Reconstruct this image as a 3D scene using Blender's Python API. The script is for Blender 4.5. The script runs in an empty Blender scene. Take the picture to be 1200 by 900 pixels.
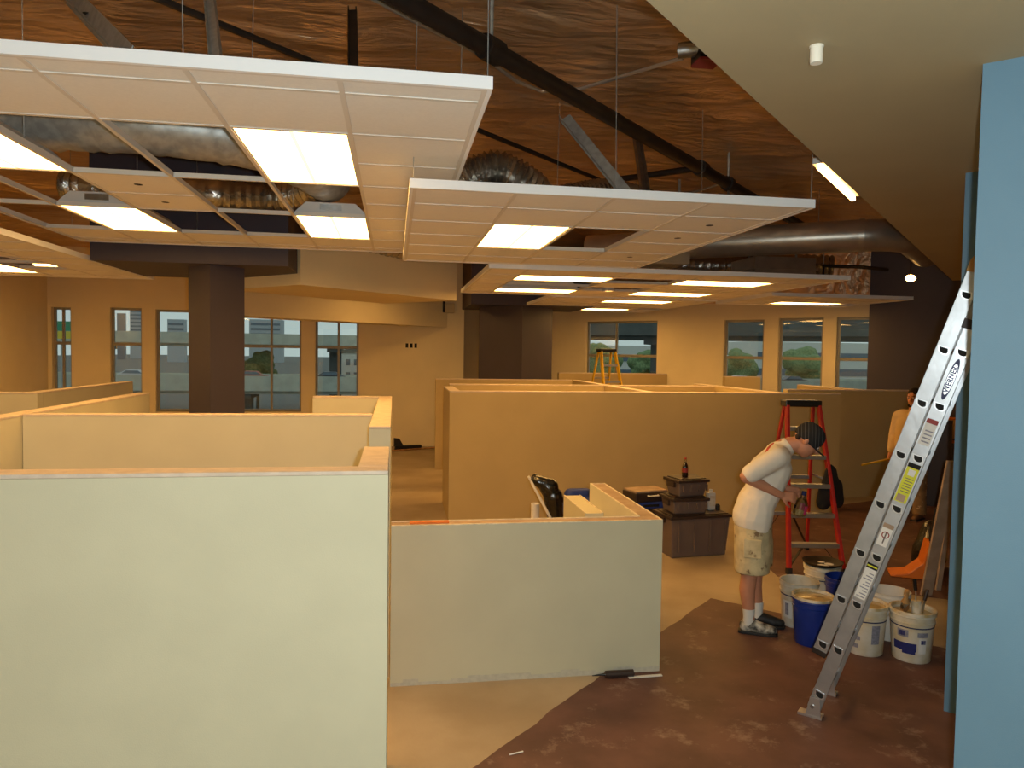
import bpy, bmesh, math, random
import numpy as np
from mathutils import Vector, Matrix
random.seed(7)
S = bpy.context.scene
C = S.collection

# ------------------------------------------------------------------ camera, world, flash, exposure
FPX, CAMZ = 856.3, 2.2
YAW, PITCH, ROLL = .1604, -.0427, .0150
fw = Vector((math.sin(YAW)*math.cos(PITCH), math.cos(YAW)*math.cos(PITCH), math.sin(PITCH)))
r0 = Vector((math.cos(YAW), -math.sin(YAW), 0)); u0 = r0.cross(fw)
RT = math.cos(ROLL)*r0 + math.sin(ROLL)*u0
UP = -math.sin(ROLL)*r0 + math.cos(ROLL)*u0
cd = bpy.data.cameras.new('camera'); cam = bpy.data.objects.new('camera', cd); C.objects.link(cam)
cd.sensor_fit = 'HORIZONTAL'; cd.sensor_width = 36; cd.lens = 36*FPX/1200; cd.clip_start = .05; cd.clip_end = 1500
M = Matrix((RT, UP, -fw)).transposed().to_4x4(); M.translation = (0, 0, CAMZ); cam.matrix_world = M
S.camera = cam

W = bpy.data.worlds.new('overcast'); S.world = W; W.use_nodes = True
bg = W.node_tree.nodes['Background']; bg.inputs[0].default_value = (.66, .74, .74, 1); bg.inputs[1].default_value = .85

fl = bpy.data.lights.new('camera_flash', 'POINT'); fl.energy = 300; fl.color = (.86, .97, 1.0); fl.shadow_soft_size = .02
flo = bpy.data.objects.new('camera_flash', fl); C.objects.link(flo); flo.location = (.075, -.012, CAMZ+.03)

V = S.view_settings
V.view_transform = 'Standard'; V.look = 'None'; V.gamma = 1; V.exposure = 0.0; V.use_curve_mapping = False
LAMP = (1.0, .54, .15)        # warm fluorescent tubes
LAMP_POWER = 17.0

def ray(x, y): return fw + RT*((x-600)/FPX) - UP*((y-450)/FPX)
def PZ(x, y, z=0.0):
    d = ray(x, y); t = (z-CAMZ)/d.z; return Vector((d.x*t, d.y*t, z))
def PY(x, y, Y):
    d = ray(x, y); t = Y/d.y; return Vector((d.x*t, Y, CAMZ+d.z*t))
def PL(x, y, a, b, c):
    """pixel on the vertical plane a*X + b*Y = c"""
    d = ray(x, y); t = c/(a*d.x+b*d.y); return Vector((d.x*t, d.y*t, CAMZ+d.z*t))
def unit2(v): return Vector((v[0], v[1], 0)).normalized()

# ------------------------------------------------------------------ materials
def lin(c):
    f = lambda u: u/12.92 if u <= .04045 else ((u+.055)/1.055)**2.4
    return tuple(f(k/255) for k in c)+(1,)
MATS = {}
def mat(name, rgb, rough=.6, metal=0, var=.0, scale=6, bump=0, bscale=60, spec=.5, rgb2=None, emit=None, detail=4, coat=0):
    m = bpy.data.materials.new(name); m.use_nodes = True; nt = m.node_tree; n = nt.nodes; L = nt.links
    b = n['Principled BSDF']; b.inputs['Roughness'].default_value = rough; b.inputs['Metallic'].default_value = metal
    b.inputs['Specular IOR Level'].default_value = spec; b.inputs['Coat Weight'].default_value = coat
    c = lin(rgb); b.inputs['Base Color'].default_value = c
    tc = n.new('ShaderNodeTexCoord')
    if var or rgb2:
        no = n.new('ShaderNodeTexNoise'); no.inputs['Scale'].default_value = scale; no.inputs['Detail'].default_value = detail
        L.new(tc.outputs['Object'], no.inputs['Vector'])
        mx = n.new('ShaderNodeMix'); mx.data_type = 'RGBA'
        rp = n.new('ShaderNodeValToRGB'); rp.color_ramp.elements[0].position = .38; rp.color_ramp.elements[1].position = .62
        L.new(no.outputs['Fac'], rp.inputs[0]); L.new(rp.outputs[0], mx.inputs['Factor'])
        c2 = lin(rgb2) if rgb2 else tuple(k*(1-var) for k in c[:3])+(1,)
        mx.inputs['A'].default_value = c; mx.inputs['B'].default_value = c2
        L.new(mx.outputs['Result'], b.inputs['Base Color'])
    if bump:
        no = n.new('ShaderNodeTexNoise'); no.inputs['Scale'].default_value = bscale; no.inputs['Detail'].default_value = 3
        L.new(tc.outputs['Object'], no.inputs['Vector'])
        bp = n.new('ShaderNodeBump'); bp.inputs['Strength'].default_value = bump; bp.inputs['Distance'].default_value = .01
        L.new(no.outputs['Fac'], bp.inputs['Height']); L.new(bp.outputs['Normal'], b.inputs['Normal'])
    if emit:
        b.inputs['Emission Color'].default_value = emit[:3]+(1,); b.inputs['Emission Strength'].default_value = emit[3]
    MATS[name] = m; return m

mat('tan_paint', (190, 168, 118), .75, var=.05, scale=2.5, bump=.08, bscale=220)  # beige paint again, with warm lamplight and weaker flash put into its colour
mat('beige_paint', (202, 196, 168), .75, var=.05, scale=2.5, bump=.08, bscale=220)
mat('wall_paint', (236, 220, 178), .75, var=.05, scale=1.5, bump=.08, bscale=200)
mat('raw_top', (212, 194, 174), .8, var=.12, scale=14, bump=.2, bscale=80)
mat('raw_edge', (222, 212, 188), .8, var=.25, scale=25, bump=.3, bscale=90)
mat('primer', (196, 190, 172), .85, var=.12, scale=30)
mat('blue_paint', (97, 133, 156), .6, var=.04, scale=3, bump=.06, bscale=240)
mat('plum_paint', (68, 61, 72), .6, var=.08, scale=2)
mat('soffit_paint', (168, 153, 120), .75, var=.04, scale=2, bump=.06, bscale=180)
mat('concrete', (178, 160, 132), .55, rgb2=(160, 141, 112), scale=1.3, detail=8, bump=.1, bscale=40)
mat('tile_white', (244, 240, 232), .9, var=.03, scale=60, bump=.25, bscale=300)
mat('trim_white', (250, 251, 252), .45)
mat('tee_white', (226, 220, 210), .5)
mat('steel', (176, 178, 178), .35, 1, var=.2, scale=12, bump=.1, bscale=40)
mat('galv', (172, 174, 170), .4, .4, var=.25, scale=18)
mat('duct_metal', (186, 178, 164), .34, .7, var=.15, scale=5, bump=.12, bscale=9)
mat('black_pipe', (46, 36, 30), .5, .3, var=.3, scale=10)
mat('alu', (186, 188, 190), .38, .85, var=.12, scale=9, bump=.06, bscale=30)
mat('alu_bright', (214, 216, 218), .3, .9)
mat('dark_hole', (14, 13, 12), .8)
mat('rubber', (28, 27, 26), .8)
mat('red_glass', (176, 34, 26), .5, var=.15, scale=12)
mat('yellow_glass', (224, 178, 34), .5)
mat('orange_plastic', (222, 118, 26), .45, var=.1, scale=8)
mat('black_plastic', (18, 17, 18), .35, coat=.3)
mat('bag_black', (12, 11, 12), .22, bump=.9, bscale=14, coat=.6)
mat('jacket_black', (24, 21, 20), .85, bump=.7, bscale=16)
mat('bucket_white', (222, 216, 200), .45, rgb2=(206, 192, 158), scale=7)
mat('bucket_blue', (24, 52, 142), .4, var=.15, scale=8)
mat('bucket_lip', (232, 222, 200), .5, rgb2=(196, 172, 120), scale=12)
mat('navy', (28, 34, 84), .5)
mat('label_blue', (32, 40, 110), .5, var=.15, scale=30)
mat('label_grey', (150, 150, 164), .6, var=.3, scale=60)
mat('label_white', (226, 224, 218), .6, var=.05, scale=40)
mat('label_yellow', (214, 214, 40), .55, var=.08, scale=40)
mat('label_red', (150, 52, 46), .6)
mat('paint_wet', (204, 178, 118), .25, var=.2, scale=9, coat=.5)
mat('tote_grey', (106, 92, 86), .5, var=.08, scale=6)
mat('tote_lid', (52, 40, 36), .45)
mat('cola', (30, 14, 8), .15, coat=.5)
mat('cap_red', (170, 40, 24), .5)
mat('tarp_blue', (38, 62, 140), .5, bump=.8, bscale=12)
mat('cardboard', (186, 142, 86), .85, var=.1, scale=10)
mat('wood', (188, 142, 88), .7, rgb2=(150, 104, 60), scale=9, bump=.15)
mat('board_wood', (176, 152, 128), .75, rgb2=(158, 134, 110), scale=7)
mat('skin', (198, 136, 104), .55, var=.08, scale=12)
mat('skin_shade', (206, 140, 112), .55, var=.08, scale=12)  # ruddier skin tone, also used for lips
mat('hair', (38, 26, 20), .8, bump=.6, bscale=60)
mat('shirt_white', (232, 222, 206), .85, var=.06, scale=6, bump=.5, bscale=13)
mat('shirt_print', (176, 44, 36), .8)
mat('shirt_cream', (226, 192, 140), .85, var=.06, scale=7, bump=.5, bscale=13)
mat('sock', (224, 220, 212), .9)
mat('shoe_black', (30, 28, 27), .6)
mat('shoe_white', (220, 212, 194), .55, rgb2=(60, 56, 50), scale=16)
mat('brown_shoe', (120, 84, 50), .7)
mat('window_metal', (150, 146, 132), .5, .2)
mat('deck_concrete', (182, 184, 172), .9, var=.15, scale=.6)
mat('deck_dark', (92, 96, 94), .9, var=.2, scale=.4)
mat('asphalt', (98, 100, 98), .9, var=.1, scale=.5)
mat('far_building', (170, 178, 184), .9)
mat('far_glass', (96, 112, 126), .4)
mat('far_white', (214, 214, 208), .9)
mat('sign_green', (34, 140, 104), .6)
mat('sign_yellow', (214, 190, 60), .6)
mat('leaf', (128, 150, 104), .9, rgb2=(96, 120, 80), scale=3, bump=1, bscale=9)
mat('bark', (88, 74, 60), .9)
mat('car_silver', (190, 194, 198), .3, .4)
mat('car_dark', (58, 62, 72), .3, .3)
mat('car_red', (150, 50, 40), .35)
mat('beige_device', (196, 176, 132), .6)
mat('device_white', (230, 224, 208), .5)
mat('pink_label', (206, 60, 110), .5)
mat('white_plastic', (226, 220, 206), .45)
mat('flex_foil', (176, 172, 164), .22, .95, bump=.9, bscale=30)
mat('lens', (255, 240, 210), .5, emit=LAMP+(LAMP_POWER,))
mat('lens_dim', (255, 240, 210), .5, emit=LAMP+(5.0,))
mat('lamp_small', (255, 240, 210), .5, emit=LAMP+(16.0,))
mat('housing', (206, 208, 208), .5)

def foil_mat():
    m = bpy.data.materials.new('foil'); m.use_nodes = True; nt = m.node_tree; n = nt.nodes; L = nt.links
    b = n['Principled BSDF']; b.inputs['Metallic'].default_value = .78; b.inputs['Roughness'].default_value = .31
    tc = n.new('ShaderNodeTexCoord'); mp = n.new('ShaderNodeMapping'); mp.inputs['Rotation'].default_value = (0, 0, math.radians(20)); mp.inputs['Scale'].default_value = (.5, 1.7, 1)
    L.new(tc.outputs['Object'], mp.inputs[0])
    n1 = n.new('ShaderNodeTexNoise'); n1.inputs['Scale'].default_value = 1.6; n1.inputs['Detail'].default_value = 6; n1.inputs['Distortion'].default_value = 1.2
    n2 = n.new('ShaderNodeTexNoise'); n2.inputs['Scale'].default_value = 7; n2.inputs['Detail'].default_value = 4
    L.new(mp.outputs[0], n1.inputs[0]); L.new(mp.outputs[0], n2.inputs[0])
    mx = n.new('ShaderNodeMix'); mx.data_type = 'RGBA'; mx.inputs['A'].default_value = lin((206, 172, 138)); mx.inputs['B'].default_value = lin((234, 202, 162))
    L.new(n2.outputs['Fac'], mx.inputs['Factor']); L.new(mx.outputs['Result'], b.inputs['Base Color'])
    ad = n.new('ShaderNodeMath'); ad.operation = 'MULTIPLY_ADD'; ad.inputs[1].default_value = .3
    L.new(n2.outputs['Fac'], ad.inputs[0]); L.new(n1.outputs['Fac'], ad.inputs[2])
    bp = n.new('ShaderNodeBump'); bp.inputs['Strength'].default_value = 1.0; bp.inputs['Distance'].default_value = .11
    L.new(ad.outputs[0], bp.inputs['Height']); L.new(bp.outputs[0], b.inputs['Normal'])
    MATS['foil'] = m
foil_mat()
def paper_mat():
    m = mat('floor_paper', (108, 74, 63), .62, rgb2=(86, 57, 48), scale=2.2, detail=9, bump=.25, bscale=12)
    nt = m.node_tree; n = nt.nodes; L = nt.links; b = n['Principled BSDF']
    src = b.inputs['Base Color'].links[0].from_socket
    tc = n.new('ShaderNodeTexCoord'); no = n.new('ShaderNodeTexNoise'); no.inputs['Scale'].default_value = 3.2; no.inputs['Detail'].default_value = 10; no.inputs['Roughness'].default_value = .75
    L.new(tc.outputs['Object'], no.inputs['Vector'])
    rp = n.new('ShaderNodeValToRGB'); rp.color_ramp.elements[0].position = .56; rp.color_ramp.elements[1].position = .8
    L.new(no.outputs['Fac'], rp.inputs[0])
    mx = n.new('ShaderNodeMix'); mx.data_type = 'RGBA'; L.new(rp.outputs[0], mx.inputs['Factor']); L.new(src, mx.inputs['A']); mx.inputs['B'].default_value = lin((172, 150, 134))
    L.new(mx.outputs['Result'], b.inputs['Base Color'])
paper_mat()
def shorts_mat(name, base, spots):
    m = mat(name, base, .9, rgb2=tuple(int(k*.86) for k in base), scale=9, bump=.5, bscale=18)
    nt = m.node_tree; n = nt.nodes; L = nt.links; b = n['Principled BSDF']; src = b.inputs['Base Color'].links[0].from_socket
    tc = n.new('ShaderNodeTexCoord'); no = n.new('ShaderNodeTexNoise'); no.inputs['Scale'].default_value = 17; no.inputs['Detail'].default_value = 3
    L.new(tc.outputs['Object'], no.inputs['Vector'])
    rp = n.new('ShaderNodeValToRGB'); rp.color_ramp.elements[0].position = .6; rp.color_ramp.elements[1].position = .68
    L.new(no.outputs['Fac'], rp.inputs[0]); mx = n.new('ShaderNodeMix'); mx.data_type = 'RGBA'
    L.new(rp.outputs[0], mx.inputs['Factor']); L.new(src, mx.inputs['A']); mx.inputs['B'].default_value = lin(spots)
    L.new(mx.outputs['Result'], b.inputs['Base Color'])
shorts_mat('painter_cloth', (214, 196, 152), (128, 104, 76))
shorts_mat('khaki_cloth', (150, 118, 76), (196, 168, 120))
def cap_mat():
    m = mat('cap_cloth', (40, 38, 38), .9)
    nt = m.node_tree; n = nt.nodes; L = nt.links; b = n['Principled BSDF']
    tc = n.new('ShaderNodeTexCoord'); wv = n.new('ShaderNodeTexWave'); wv.inputs['Scale'].default_value = 13; wv.bands_direction = 'X'
    L.new(tc.outputs['Object'], wv.inputs[0]); rp = n.new('ShaderNodeValToRGB'); rp.color_ramp.elements[0].position = .93; rp.color_ramp.elements[1].position = .97
    rp.color_ramp.elements[0].color = lin((34, 32, 33)); rp.color_ramp.elements[1].color = lin((86, 84, 80))
    L.new(wv.outputs[0], rp.inputs[0]); L.new(rp.outputs[0], b.inputs['Base Color'])
cap_mat()
def print_mat():
    m = mat('shirt_printed', (232, 222, 206), .85, var=.06, scale=6, bump=.5, bscale=13)
    nt = m.node_tree; n = nt.nodes; L = nt.links; b = n['Principled BSDF']; src = b.inputs['Base Color'].links[0].from_socket
    tc = n.new('ShaderNodeTexCoord'); no = n.new('ShaderNodeTexNoise'); no.inputs['Scale'].default_value = 14
    L.new(tc.outputs['Object'], no.inputs['Vector'])
    ds = n.new('ShaderNodeVectorMath'); ds.operation = 'DISTANCE'; ds.inputs[1].default_value = (.055, -.06, 1.37); L.new(tc.outputs['Object'], ds.inputs[0])
    ad = n.new('ShaderNodeMath'); ad.operation = 'MULTIPLY_ADD'; ad.inputs[1].default_value = .12; L.new(no.outputs['Fac'], ad.inputs[0]); L.new(ds.outputs['Value'], ad.inputs[2])
    lt = n.new('ShaderNodeMath'); lt.operation = 'LESS_THAN'; lt.inputs[1].default_value = .165; L.new(ad.outputs[0], lt.inputs[0])
    mx = n.new('ShaderNodeMix'); mx.data_type = 'RGBA'; L.new(lt.outputs[0], mx.inputs['Factor']); L.new(src, mx.inputs['A']); mx.inputs['B'].default_value = lin((176, 44, 36)); L.new(mx.outputs['Result'], b.inputs['Base Color'])
print_mat()
def glass_mat(name, tint, refl):
    m = bpy.data.materials.new(name); m.use_nodes = True; nt = m.node_tree; n = nt.nodes; L = nt.links
    n.remove(n['Principled BSDF']); o = n['Material Output']
    t = n.new('ShaderNodeBsdfTransparent'); t.inputs[0].default_value = tint+(1,)
    g = n.new('ShaderNodeBsdfGlossy'); g.inputs['Roughness'].default_value = .02; g.inputs[0].default_value = (1, 1, 1, 1)
    f = n.new('ShaderNodeFresnel'); f.inputs[0].default_value = 1.5
    ml = n.new('ShaderNodeMath'); ml.operation = 'MULTIPLY'; ml.inputs[1].default_value = refl; L.new(f.outputs[0], ml.inputs[0])
    x = n.new('ShaderNodeMixShader'); L.new(ml.outputs[0], x.inputs[0]); L.new(t.outputs[0], x.inputs[1]); L.new(g.outputs[0], x.inputs[2]); L.new(x.outputs[0], o.inputs[0])
    MATS[name] = m
glass_mat('window_glass', (.86, .92, .9), 1.0)
glass_mat('clear_plastic', (.8, .8, .78), 2.0)

# ------------------------------------------------------------------ mesh builder
class MB:
    def __init__(s): s.v = []; s.f = []; s.mi = []
    def add(s, vs, fs, mi=0):
        o = len(s.v); s.v += [tuple(v) for v in vs]; s.f += [tuple(i+o for i in f) for f in fs]; s.mi += [mi]*len(fs); return s
    def box(s, x0, x1, y0, y1, z0, z1, mi=0):
        return s.add([(x0,y0,z0),(x1,y0,z0),(x1,y1,z0),(x0,y1,z0),(x0,y0,z1),(x1,y0,z1),(x1,y1,z1),(x0,y1,z1)],
                     [(0,3,2,1),(4,5,6,7),(0,1,5,4),(1,2,6,5),(2,3,7,6),(3,0,4,7)], mi)
    def taper(s, x0, x1, y0, y1, z0, z1, k, mi=0):
        """box whose bottom is shrunk by k on every side"""
        return s.add([(x0+k,y0+k,z0),(x1-k,y0+k,z0),(x1-k,y1-k,z0),(x0+k,y1-k,z0),(x0,y0,z1),(x1,y0,z1),(x1,y1,z1),(x0,y1,z1)],
                     [(0,3,2,1),(4,5,6,7),(0,1,5,4),(1,2,6,5),(2,3,7,6),(3,0,4,7)], mi)
    def prism(s, poly, z0, z1, fn=None, mi=0):
        """polygon (CCW) between z0 and z1; fn maps (a,b,c) to a point"""
        fn = fn or (lambda a, b, c: (a, b, c)); n = len(poly)
        vs = [fn(a, b, z0) for a, b in poly]+[fn(a, b, z1) for a, b in poly]
        return s.add(vs, [tuple(range(n-1, -1, -1)), tuple(range(n, 2*n))]+[(i, (i+1) % n, n+(i+1) % n, n+i) for i in range(n)], mi)
    def bar(s, p, q, w, h, up=(0,0,1), mi=0):
        p = Vector(p); q = Vector(q); d = (q-p).normalized(); u = Vector(up); a = d.cross(u)
        if a.length < 1e-4: a = d.cross(Vector((1,0,0)))
        a.normalize(); b = a.cross(d)
        vs = [e+a*(i*w/2)+b*(j*h/2) for e in (p, q) for i, j in ((-1,-1),(1,-1),(1,1),(-1,1))]
        return s.add(vs, [(0,3,2,1),(4,5,6,7),(0,1,5,4),(1,2,6,5),(2,3,7,6),(3,0,4,7)], mi)
    def rings(s, pts, rad, n=10, caps=True, mi=0):
        P = [Vector(p) for p in pts]; rad = rad if isinstance(rad, (list, tuple)) else [rad]*len(P)
        vs = []; ref = None
        for i, p in enumerate(P):
            d = (P[min(i+1, len(P)-1)]-P[max(i-1, 0)]).normalized()
            if ref is None: ref = d.orthogonal().normalized()
            ref = (ref-d*ref.dot(d)).normalized(); b = d.cross(ref)
            r = rad[i]; ra, rb = r if isinstance(r, tuple) else (r, r)
            vs += [p+ref*(ra*math.cos(2*math.pi*k/n))+b*(rb*math.sin(2*math.pi*k/n)) for k in range(n)]
        fs = [(i*n+k, i*n+(k+1) % n, (i+1)*n+(k+1) % n, (i+1)*n+k) for i in range(len(P)-1) for k in range(n)]
        if caps: fs += [tuple(range(n-1, -1, -1)), tuple(range((len(P)-1)*n, len(P)*n))]
        return s.add(vs, fs, mi)
    def lathe(s, prof, n=24, c=(0,0,0), a0=0, a1=2*math.pi, mi=0):
        """profile of (r, z) from bottom to top, closed ring unless an arc is asked"""
        full = abs(a1-a0-2*math.pi) < 1e-6; m = n if full else n+1
        vs = [(c[0]+r*math.cos(a0+(a1-a0)*k/n), c[1]+r*math.sin(a0+(a1-a0)*k/n), c[2]+z) for r, z in prof for k in range(m)]
        fs = []
        for i in range(len(prof)-1):
            for k in range(n):
                k2 = (k+1) % n if full else k+1
                fs.append((i*m+k, i*m+k2, (i+1)*m+k2, (i+1)*m+k))
        return s.add(vs, fs, mi)
    def ball(s, c, r, n=14, M3=None, mi=0):
        r = r if isinstance(r, (list, tuple)) else (r, r, r); c = Vector(c); h = n//2
        vs = []
        for i in range(1, h):
            t = math.pi*i/h
            for k in range(n):
                p = 2*math.pi*k/n; w = Vector((r[0]*math.sin(t)*math.cos(p), r[1]*math.sin(t)*math.sin(p), -r[2]*math.cos(t)))
                vs.append(c+(M3 @ w if M3 else w))
        lo = Vector((0,0,-r[2])); hi = Vector((0,0,r[2])); vs += [c+(M3 @ lo if M3 else lo), c+(M3 @ hi if M3 else hi)]
        b = (h-1)*n
        fs = [(i*n+k, i*n+(k+1) % n, (i+1)*n+(k+1) % n, (i+1)*n+k) for i in range(h-2) for k in range(n)]
        fs += [(b, (k+1) % n, k) for k in range(n)]+[(b+1, (h-2)*n+k, (h-2)*n+(k+1) % n) for k in range(n)]
        return s.add(vs, fs, mi)
    def cap(s, p, q, r1, r2, n=14):
        """tapered capsule"""
        p = Vector(p); q = Vector(q); d = (q-p); L_ = max(d.length, 1e-5); d /= L_
        pts = []; rr = []
        for t in (.02, .35, .7, 1): a = t*math.pi/2; pts.append(p-d*(r1*math.cos(a))); rr.append(max(r1*math.sin(a), .001))
        for t in (1, .7, .35, .02): a = t*math.pi/2; pts.append(q+d*(r2*math.cos(a))); rr.append(max(r2*math.sin(a), .001))
        return s.rings(pts, rr, n)
    def mesh(s, name):
        me = bpy.data.meshes.new(name); me.from_pydata(s.v, [], s.f); me.update(); return me
    def build(s, name, mats, parent=None, smooth=False, bevel=0, fix=True):
        me = s.mesh(name)
        for k in (mats if isinstance(mats, (list, tuple)) else [mats]): me.materials.append(MATS[k])
        if any(s.mi): me.polygons.foreach_set('material_index', s.mi)
        if fix:
            bm = bmesh.new(); bm.from_mesh(me); bmesh.ops.recalc_face_normals(bm, faces=bm.faces); bm.to_mesh(me); bm.free()
        if smooth:
            me.polygons.foreach_set('use_smooth', [True]*len(me.polygons))
            try: me.set_sharp_from_angle(angle=math.radians(40))
            except Exception: pass
        o = bpy.data.objects.new(name, me); C.objects.link(o)
        if parent: o.parent = parent
        if bevel:
            b = o.modifiers.new('bevel', 'BEVEL'); b.width = bevel; b.segments = 2; b.limit_method = 'ANGLE'
        return o
def tag(o, label=None, cat=None, group=None, kind=None):
    if label: o['label'] = label
    if cat: o['category'] = cat
    if group: o['group'] = group
    if kind: o['kind'] = kind
    return o
def thing(name, label, cat, loc=(0,0,0), rz=0, group=None):
    o = bpy.data.objects.new(name, None); o.empty_display_size = .1; C.objects.link(o)
    o.location = loc; o.rotation_euler = (0, 0, rz); return tag(o, label, cat, group)
def struct(o): o['kind'] = 'structure'; return o
def linkcopy(src, parent=None, loc=None):
    o = src.copy(); C.objects.link(o); o.parent = parent
    if loc is not None: o.location = loc
    return o
def text_mesh(txt, size, depth=.001, align='CENTER', bold=.0012):
    cu = bpy.data.curves.new('lettering', 'FONT'); cu.body = txt; cu.size = size; cu.extrude = depth; cu.align_x = align; cu.align_y = 'CENTER'; cu.offset = bold
    ob = bpy.data.objects.new('lettering', cu); C.objects.link(ob); bpy.context.view_layer.update()
    me = bpy.data.meshes.new_from_object(ob.evaluated_get(bpy.context.evaluated_depsgraph_get()))
    bpy.data.objects.remove(ob); return me
def blob(name, prims, material, parent, voxel=.01, smooth=6, extra=None):
    """overlapping closed shapes fused into one continuous skin"""
    o = prims.build(name, material, parent, fix=False)
    r = o.modifiers.new('fuse', 'REMESH'); r.mode = 'VOXEL'; r.voxel_size = voxel; r.use_smooth_shade = True
    sm = o.modifiers.new('soften', 'SMOOTH'); sm.factor = .5; sm.iterations = smooth
    return o
D1 = Vector((1, 1, 0)).normalized(); D2 = Vector((1, -1, 0)).normalized()

# ------------------------------------------------------------------ the shell
SHELL = [(-7.5,-3.2),(13.2,-3.2),(13.2,7.9),(9.25,12.65),(1.6,20.3),(1.6,17.2),(-7.5,17.2)]
struct(MB().prism(SHELL, -.2, 0).build('floor', 'concrete'))
struct(MB().prism(SHELL, 4.4, 4.6).build('roof_slab', 'deck_concrete'))
# foil faced insulation: a wrinkled sheet
def foil():
    nx, ny = 150, 170; vs = []; fs = []
    for j in range(ny+1):
        for i in range(nx+1):
            x = -7.4+20.5*i/nx; y = -3.1+23.2*j/ny
            a = x*.35+y*.94; b = x*.94-y*.35
            z = 4.3+.018*math.sin(a*5.1+1.7*math.sin(b*.9))+.012*math.sin(a*9.3+b*1.3+2*math.sin(b*1.7))+random.uniform(-.006, .006)
            vs.append((x, y, z))
    for j in range(ny):
        for i in range(nx):
            k = j*(nx+1)+i; fs.append((k, k+nx+1, k+nx+2, k+1))
    o = MB().add(vs, fs).build('ceiling', 'foil', smooth=False, fix=False); o.data.polygons.foreach_set('use_smooth', [True]*len(fs)); struct(o)
foil()
# drywall soffit, edge runs at 45 degrees
sof = [(-4.5,-3.0),(13,-3.0),(13,4.3),(7.9,9.4),(-4.5,-3.0)][:4]
struct(MB().prism(sof, 3.33, 3.45).build('ceiling_soffit', 'soffit_paint'))
struct(MB().box(-7.5, -7.3, -3.2, 17.2, 0, 4.4).build('wall_left', 'wall_paint'))
struct(MB().box(-7.3, 13.2, -3.2, -3.0, 0, 4.4).build('wall_front', 'wall_paint'))
struct(MB().box(13, 13.2, -3.0, 7.9, 0, 4.4).build('wall_right', 'wall_paint'))

def wall_with_openings(name, fn, u0_, u1_, th, holes, ztop, material):
    """wall along u with rectangular holes (ua,ub,za,zb); fn(u, v, z) -> world, v = depth"""
    mb = MB(); hs = sorted(holes); u = u0_
    def seg(a, b, z0, z1):
        if b-a > 1e-4 and z1-z0 > 1e-4:
            mb.prism([(a, 0), (b, 0), (b, th), (a, th)], z0, z1, fn)
    for a, b, z0, z1 in hs:
        seg(u, a, 0, ztop); seg(a, b, 0, z0); seg(a, b, z1, ztop); u = b
    seg(u, u1_, 0, ztop)
    return struct(mb.build(name, material))
def window(idx, fn, a, b, z0, z1, vert=(), horiz=(), fw_=.05, d0=.1):
    """metal frame with bars and one pane for each light; fn as above"""
    g = bpy.data.objects.new('window_%d' % idx, None); C.objects.link(g); struct(g)
    fr = MB(); P = lambda x0, x1, za, zb, dd=.05: fr.prism([(x0, d0), (x1, d0), (x1, d0+dd), (x0, d0+dd)], za, zb, fn)
    P(a, a+fw_, z0, z1); P(b-fw_, b, z0, z1); P(a+fw_, b-fw_, z0, z0+fw_); P(a+fw_, b-fw_, z1-fw_, z1)
    fr.build('window_frame', 'window_metal', g)
    us = [a+fw_]+list(vert)+[b-fw_]; zs = [z0+fw_]+list(horiz)+[z1-fw_]
    for v in vert: MB().prism([(v-.025, d0), (v+.025, d0), (v+.025, d0+.045), (v-.025, d0+.045)], z0+fw_, z1-fw_, fn).build('mullion', 'window_metal', g)
    for h in horiz:
        for i in range(len(us)-1):
            lo = us[i]+(.025 if i else 0); hi = us[i+1]-(.025 if i < len(us)-2 else 0)
            MB().prism([(lo, d0), (hi, d0), (hi, d0+.045), (lo, d0+.045)], h-.03, h+.03, fn).build('rail', 'window_metal', g)
    for i in range(len(us)-1):
        for j in range(len(zs)-1):
            lo = us[i]+(.025 if i else 0); hi = us[i+1]-(.025 if i < len(us)-2 else 0)
            za = zs[j]+(.03 if j else 0); zb = zs[j+1]-(.03 if j < len(zs)-2 else 0)
            MB().prism([(lo, d0+.02), (hi, d0+.02), (hi, d0+.026), (lo, d0+.026)], za, zb, fn).build('pane', 'window_glass', g)
    MB().prism([(a, -.02), (b, -.02), (b, d0), (a, d0)], z0-.03, z0, fn).build('window_sill', 'wall_paint', g)
    return g
# back wall, Y = 17
fb = lambda u, v, z: (u, 17+v, z)
WB = [(-7.22, -6.84, .8, 3.03), (-6.06, -5.42, .8, 3.05), (-5.14, -4.42, .8, 3.03), (-3.75, -2.06, .8, 3.0), (-1.76, -.8, .8, 3.0)]
wall_with_openings('wall_back', fb, -7.3, 1.6, .2, WB, 4.4, 'wall_paint')
VB = [(-7.03,), (), (), (-2.72,), (-1.25,)]
for i, (w, v) in enumerate(zip(WB, VB)): window(i+1, fb, *w, vert=v, horiz=((2.26,) if i != 2 else ()))
struct(MB().box(1.4, 1.6, 17.2, 20.3, 0, 4.4).build('wall_return', 'wall_paint'))
# facade at 45 degrees: X + Y = 21.7
fr_o = Vector((1.6, 20.1, 0)); DN = Vector((1, 1, 0)).normalized()
ff = lambda u, v, z: tuple(fr_o+D2*u+DN*v+Vector((0, 0, z)))
def uf(px): p = PL(px, 400, 1, 1, 21.7); return (p-fr_o).dot(D2)
WF = [(uf(686), uf(770), .75, 2.98), (uf(848), uf(895), .75, 2.97), (uf(912), uf(964.5), .75, 2.99), (uf(980), uf(1040), .75, 2.99)]
wall_with_openings('wall_facade', ff, 0, uf(1052), .2, WF, 4.4, 'wall_paint')
VF = [(uf(720),), (), (), ()]
for i, (w, v) in enumerate(zip(WF, VF)): window(i+6, ff, *w, vert=v, horiz=(2.17,))
struct(MB().prism([(3.4, -.05), (uf(1050), -.05), (uf(1050), 0), (3.4, 0)], 3.32, 4.4, ff).build('trim_1', 'foil'))
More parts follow.
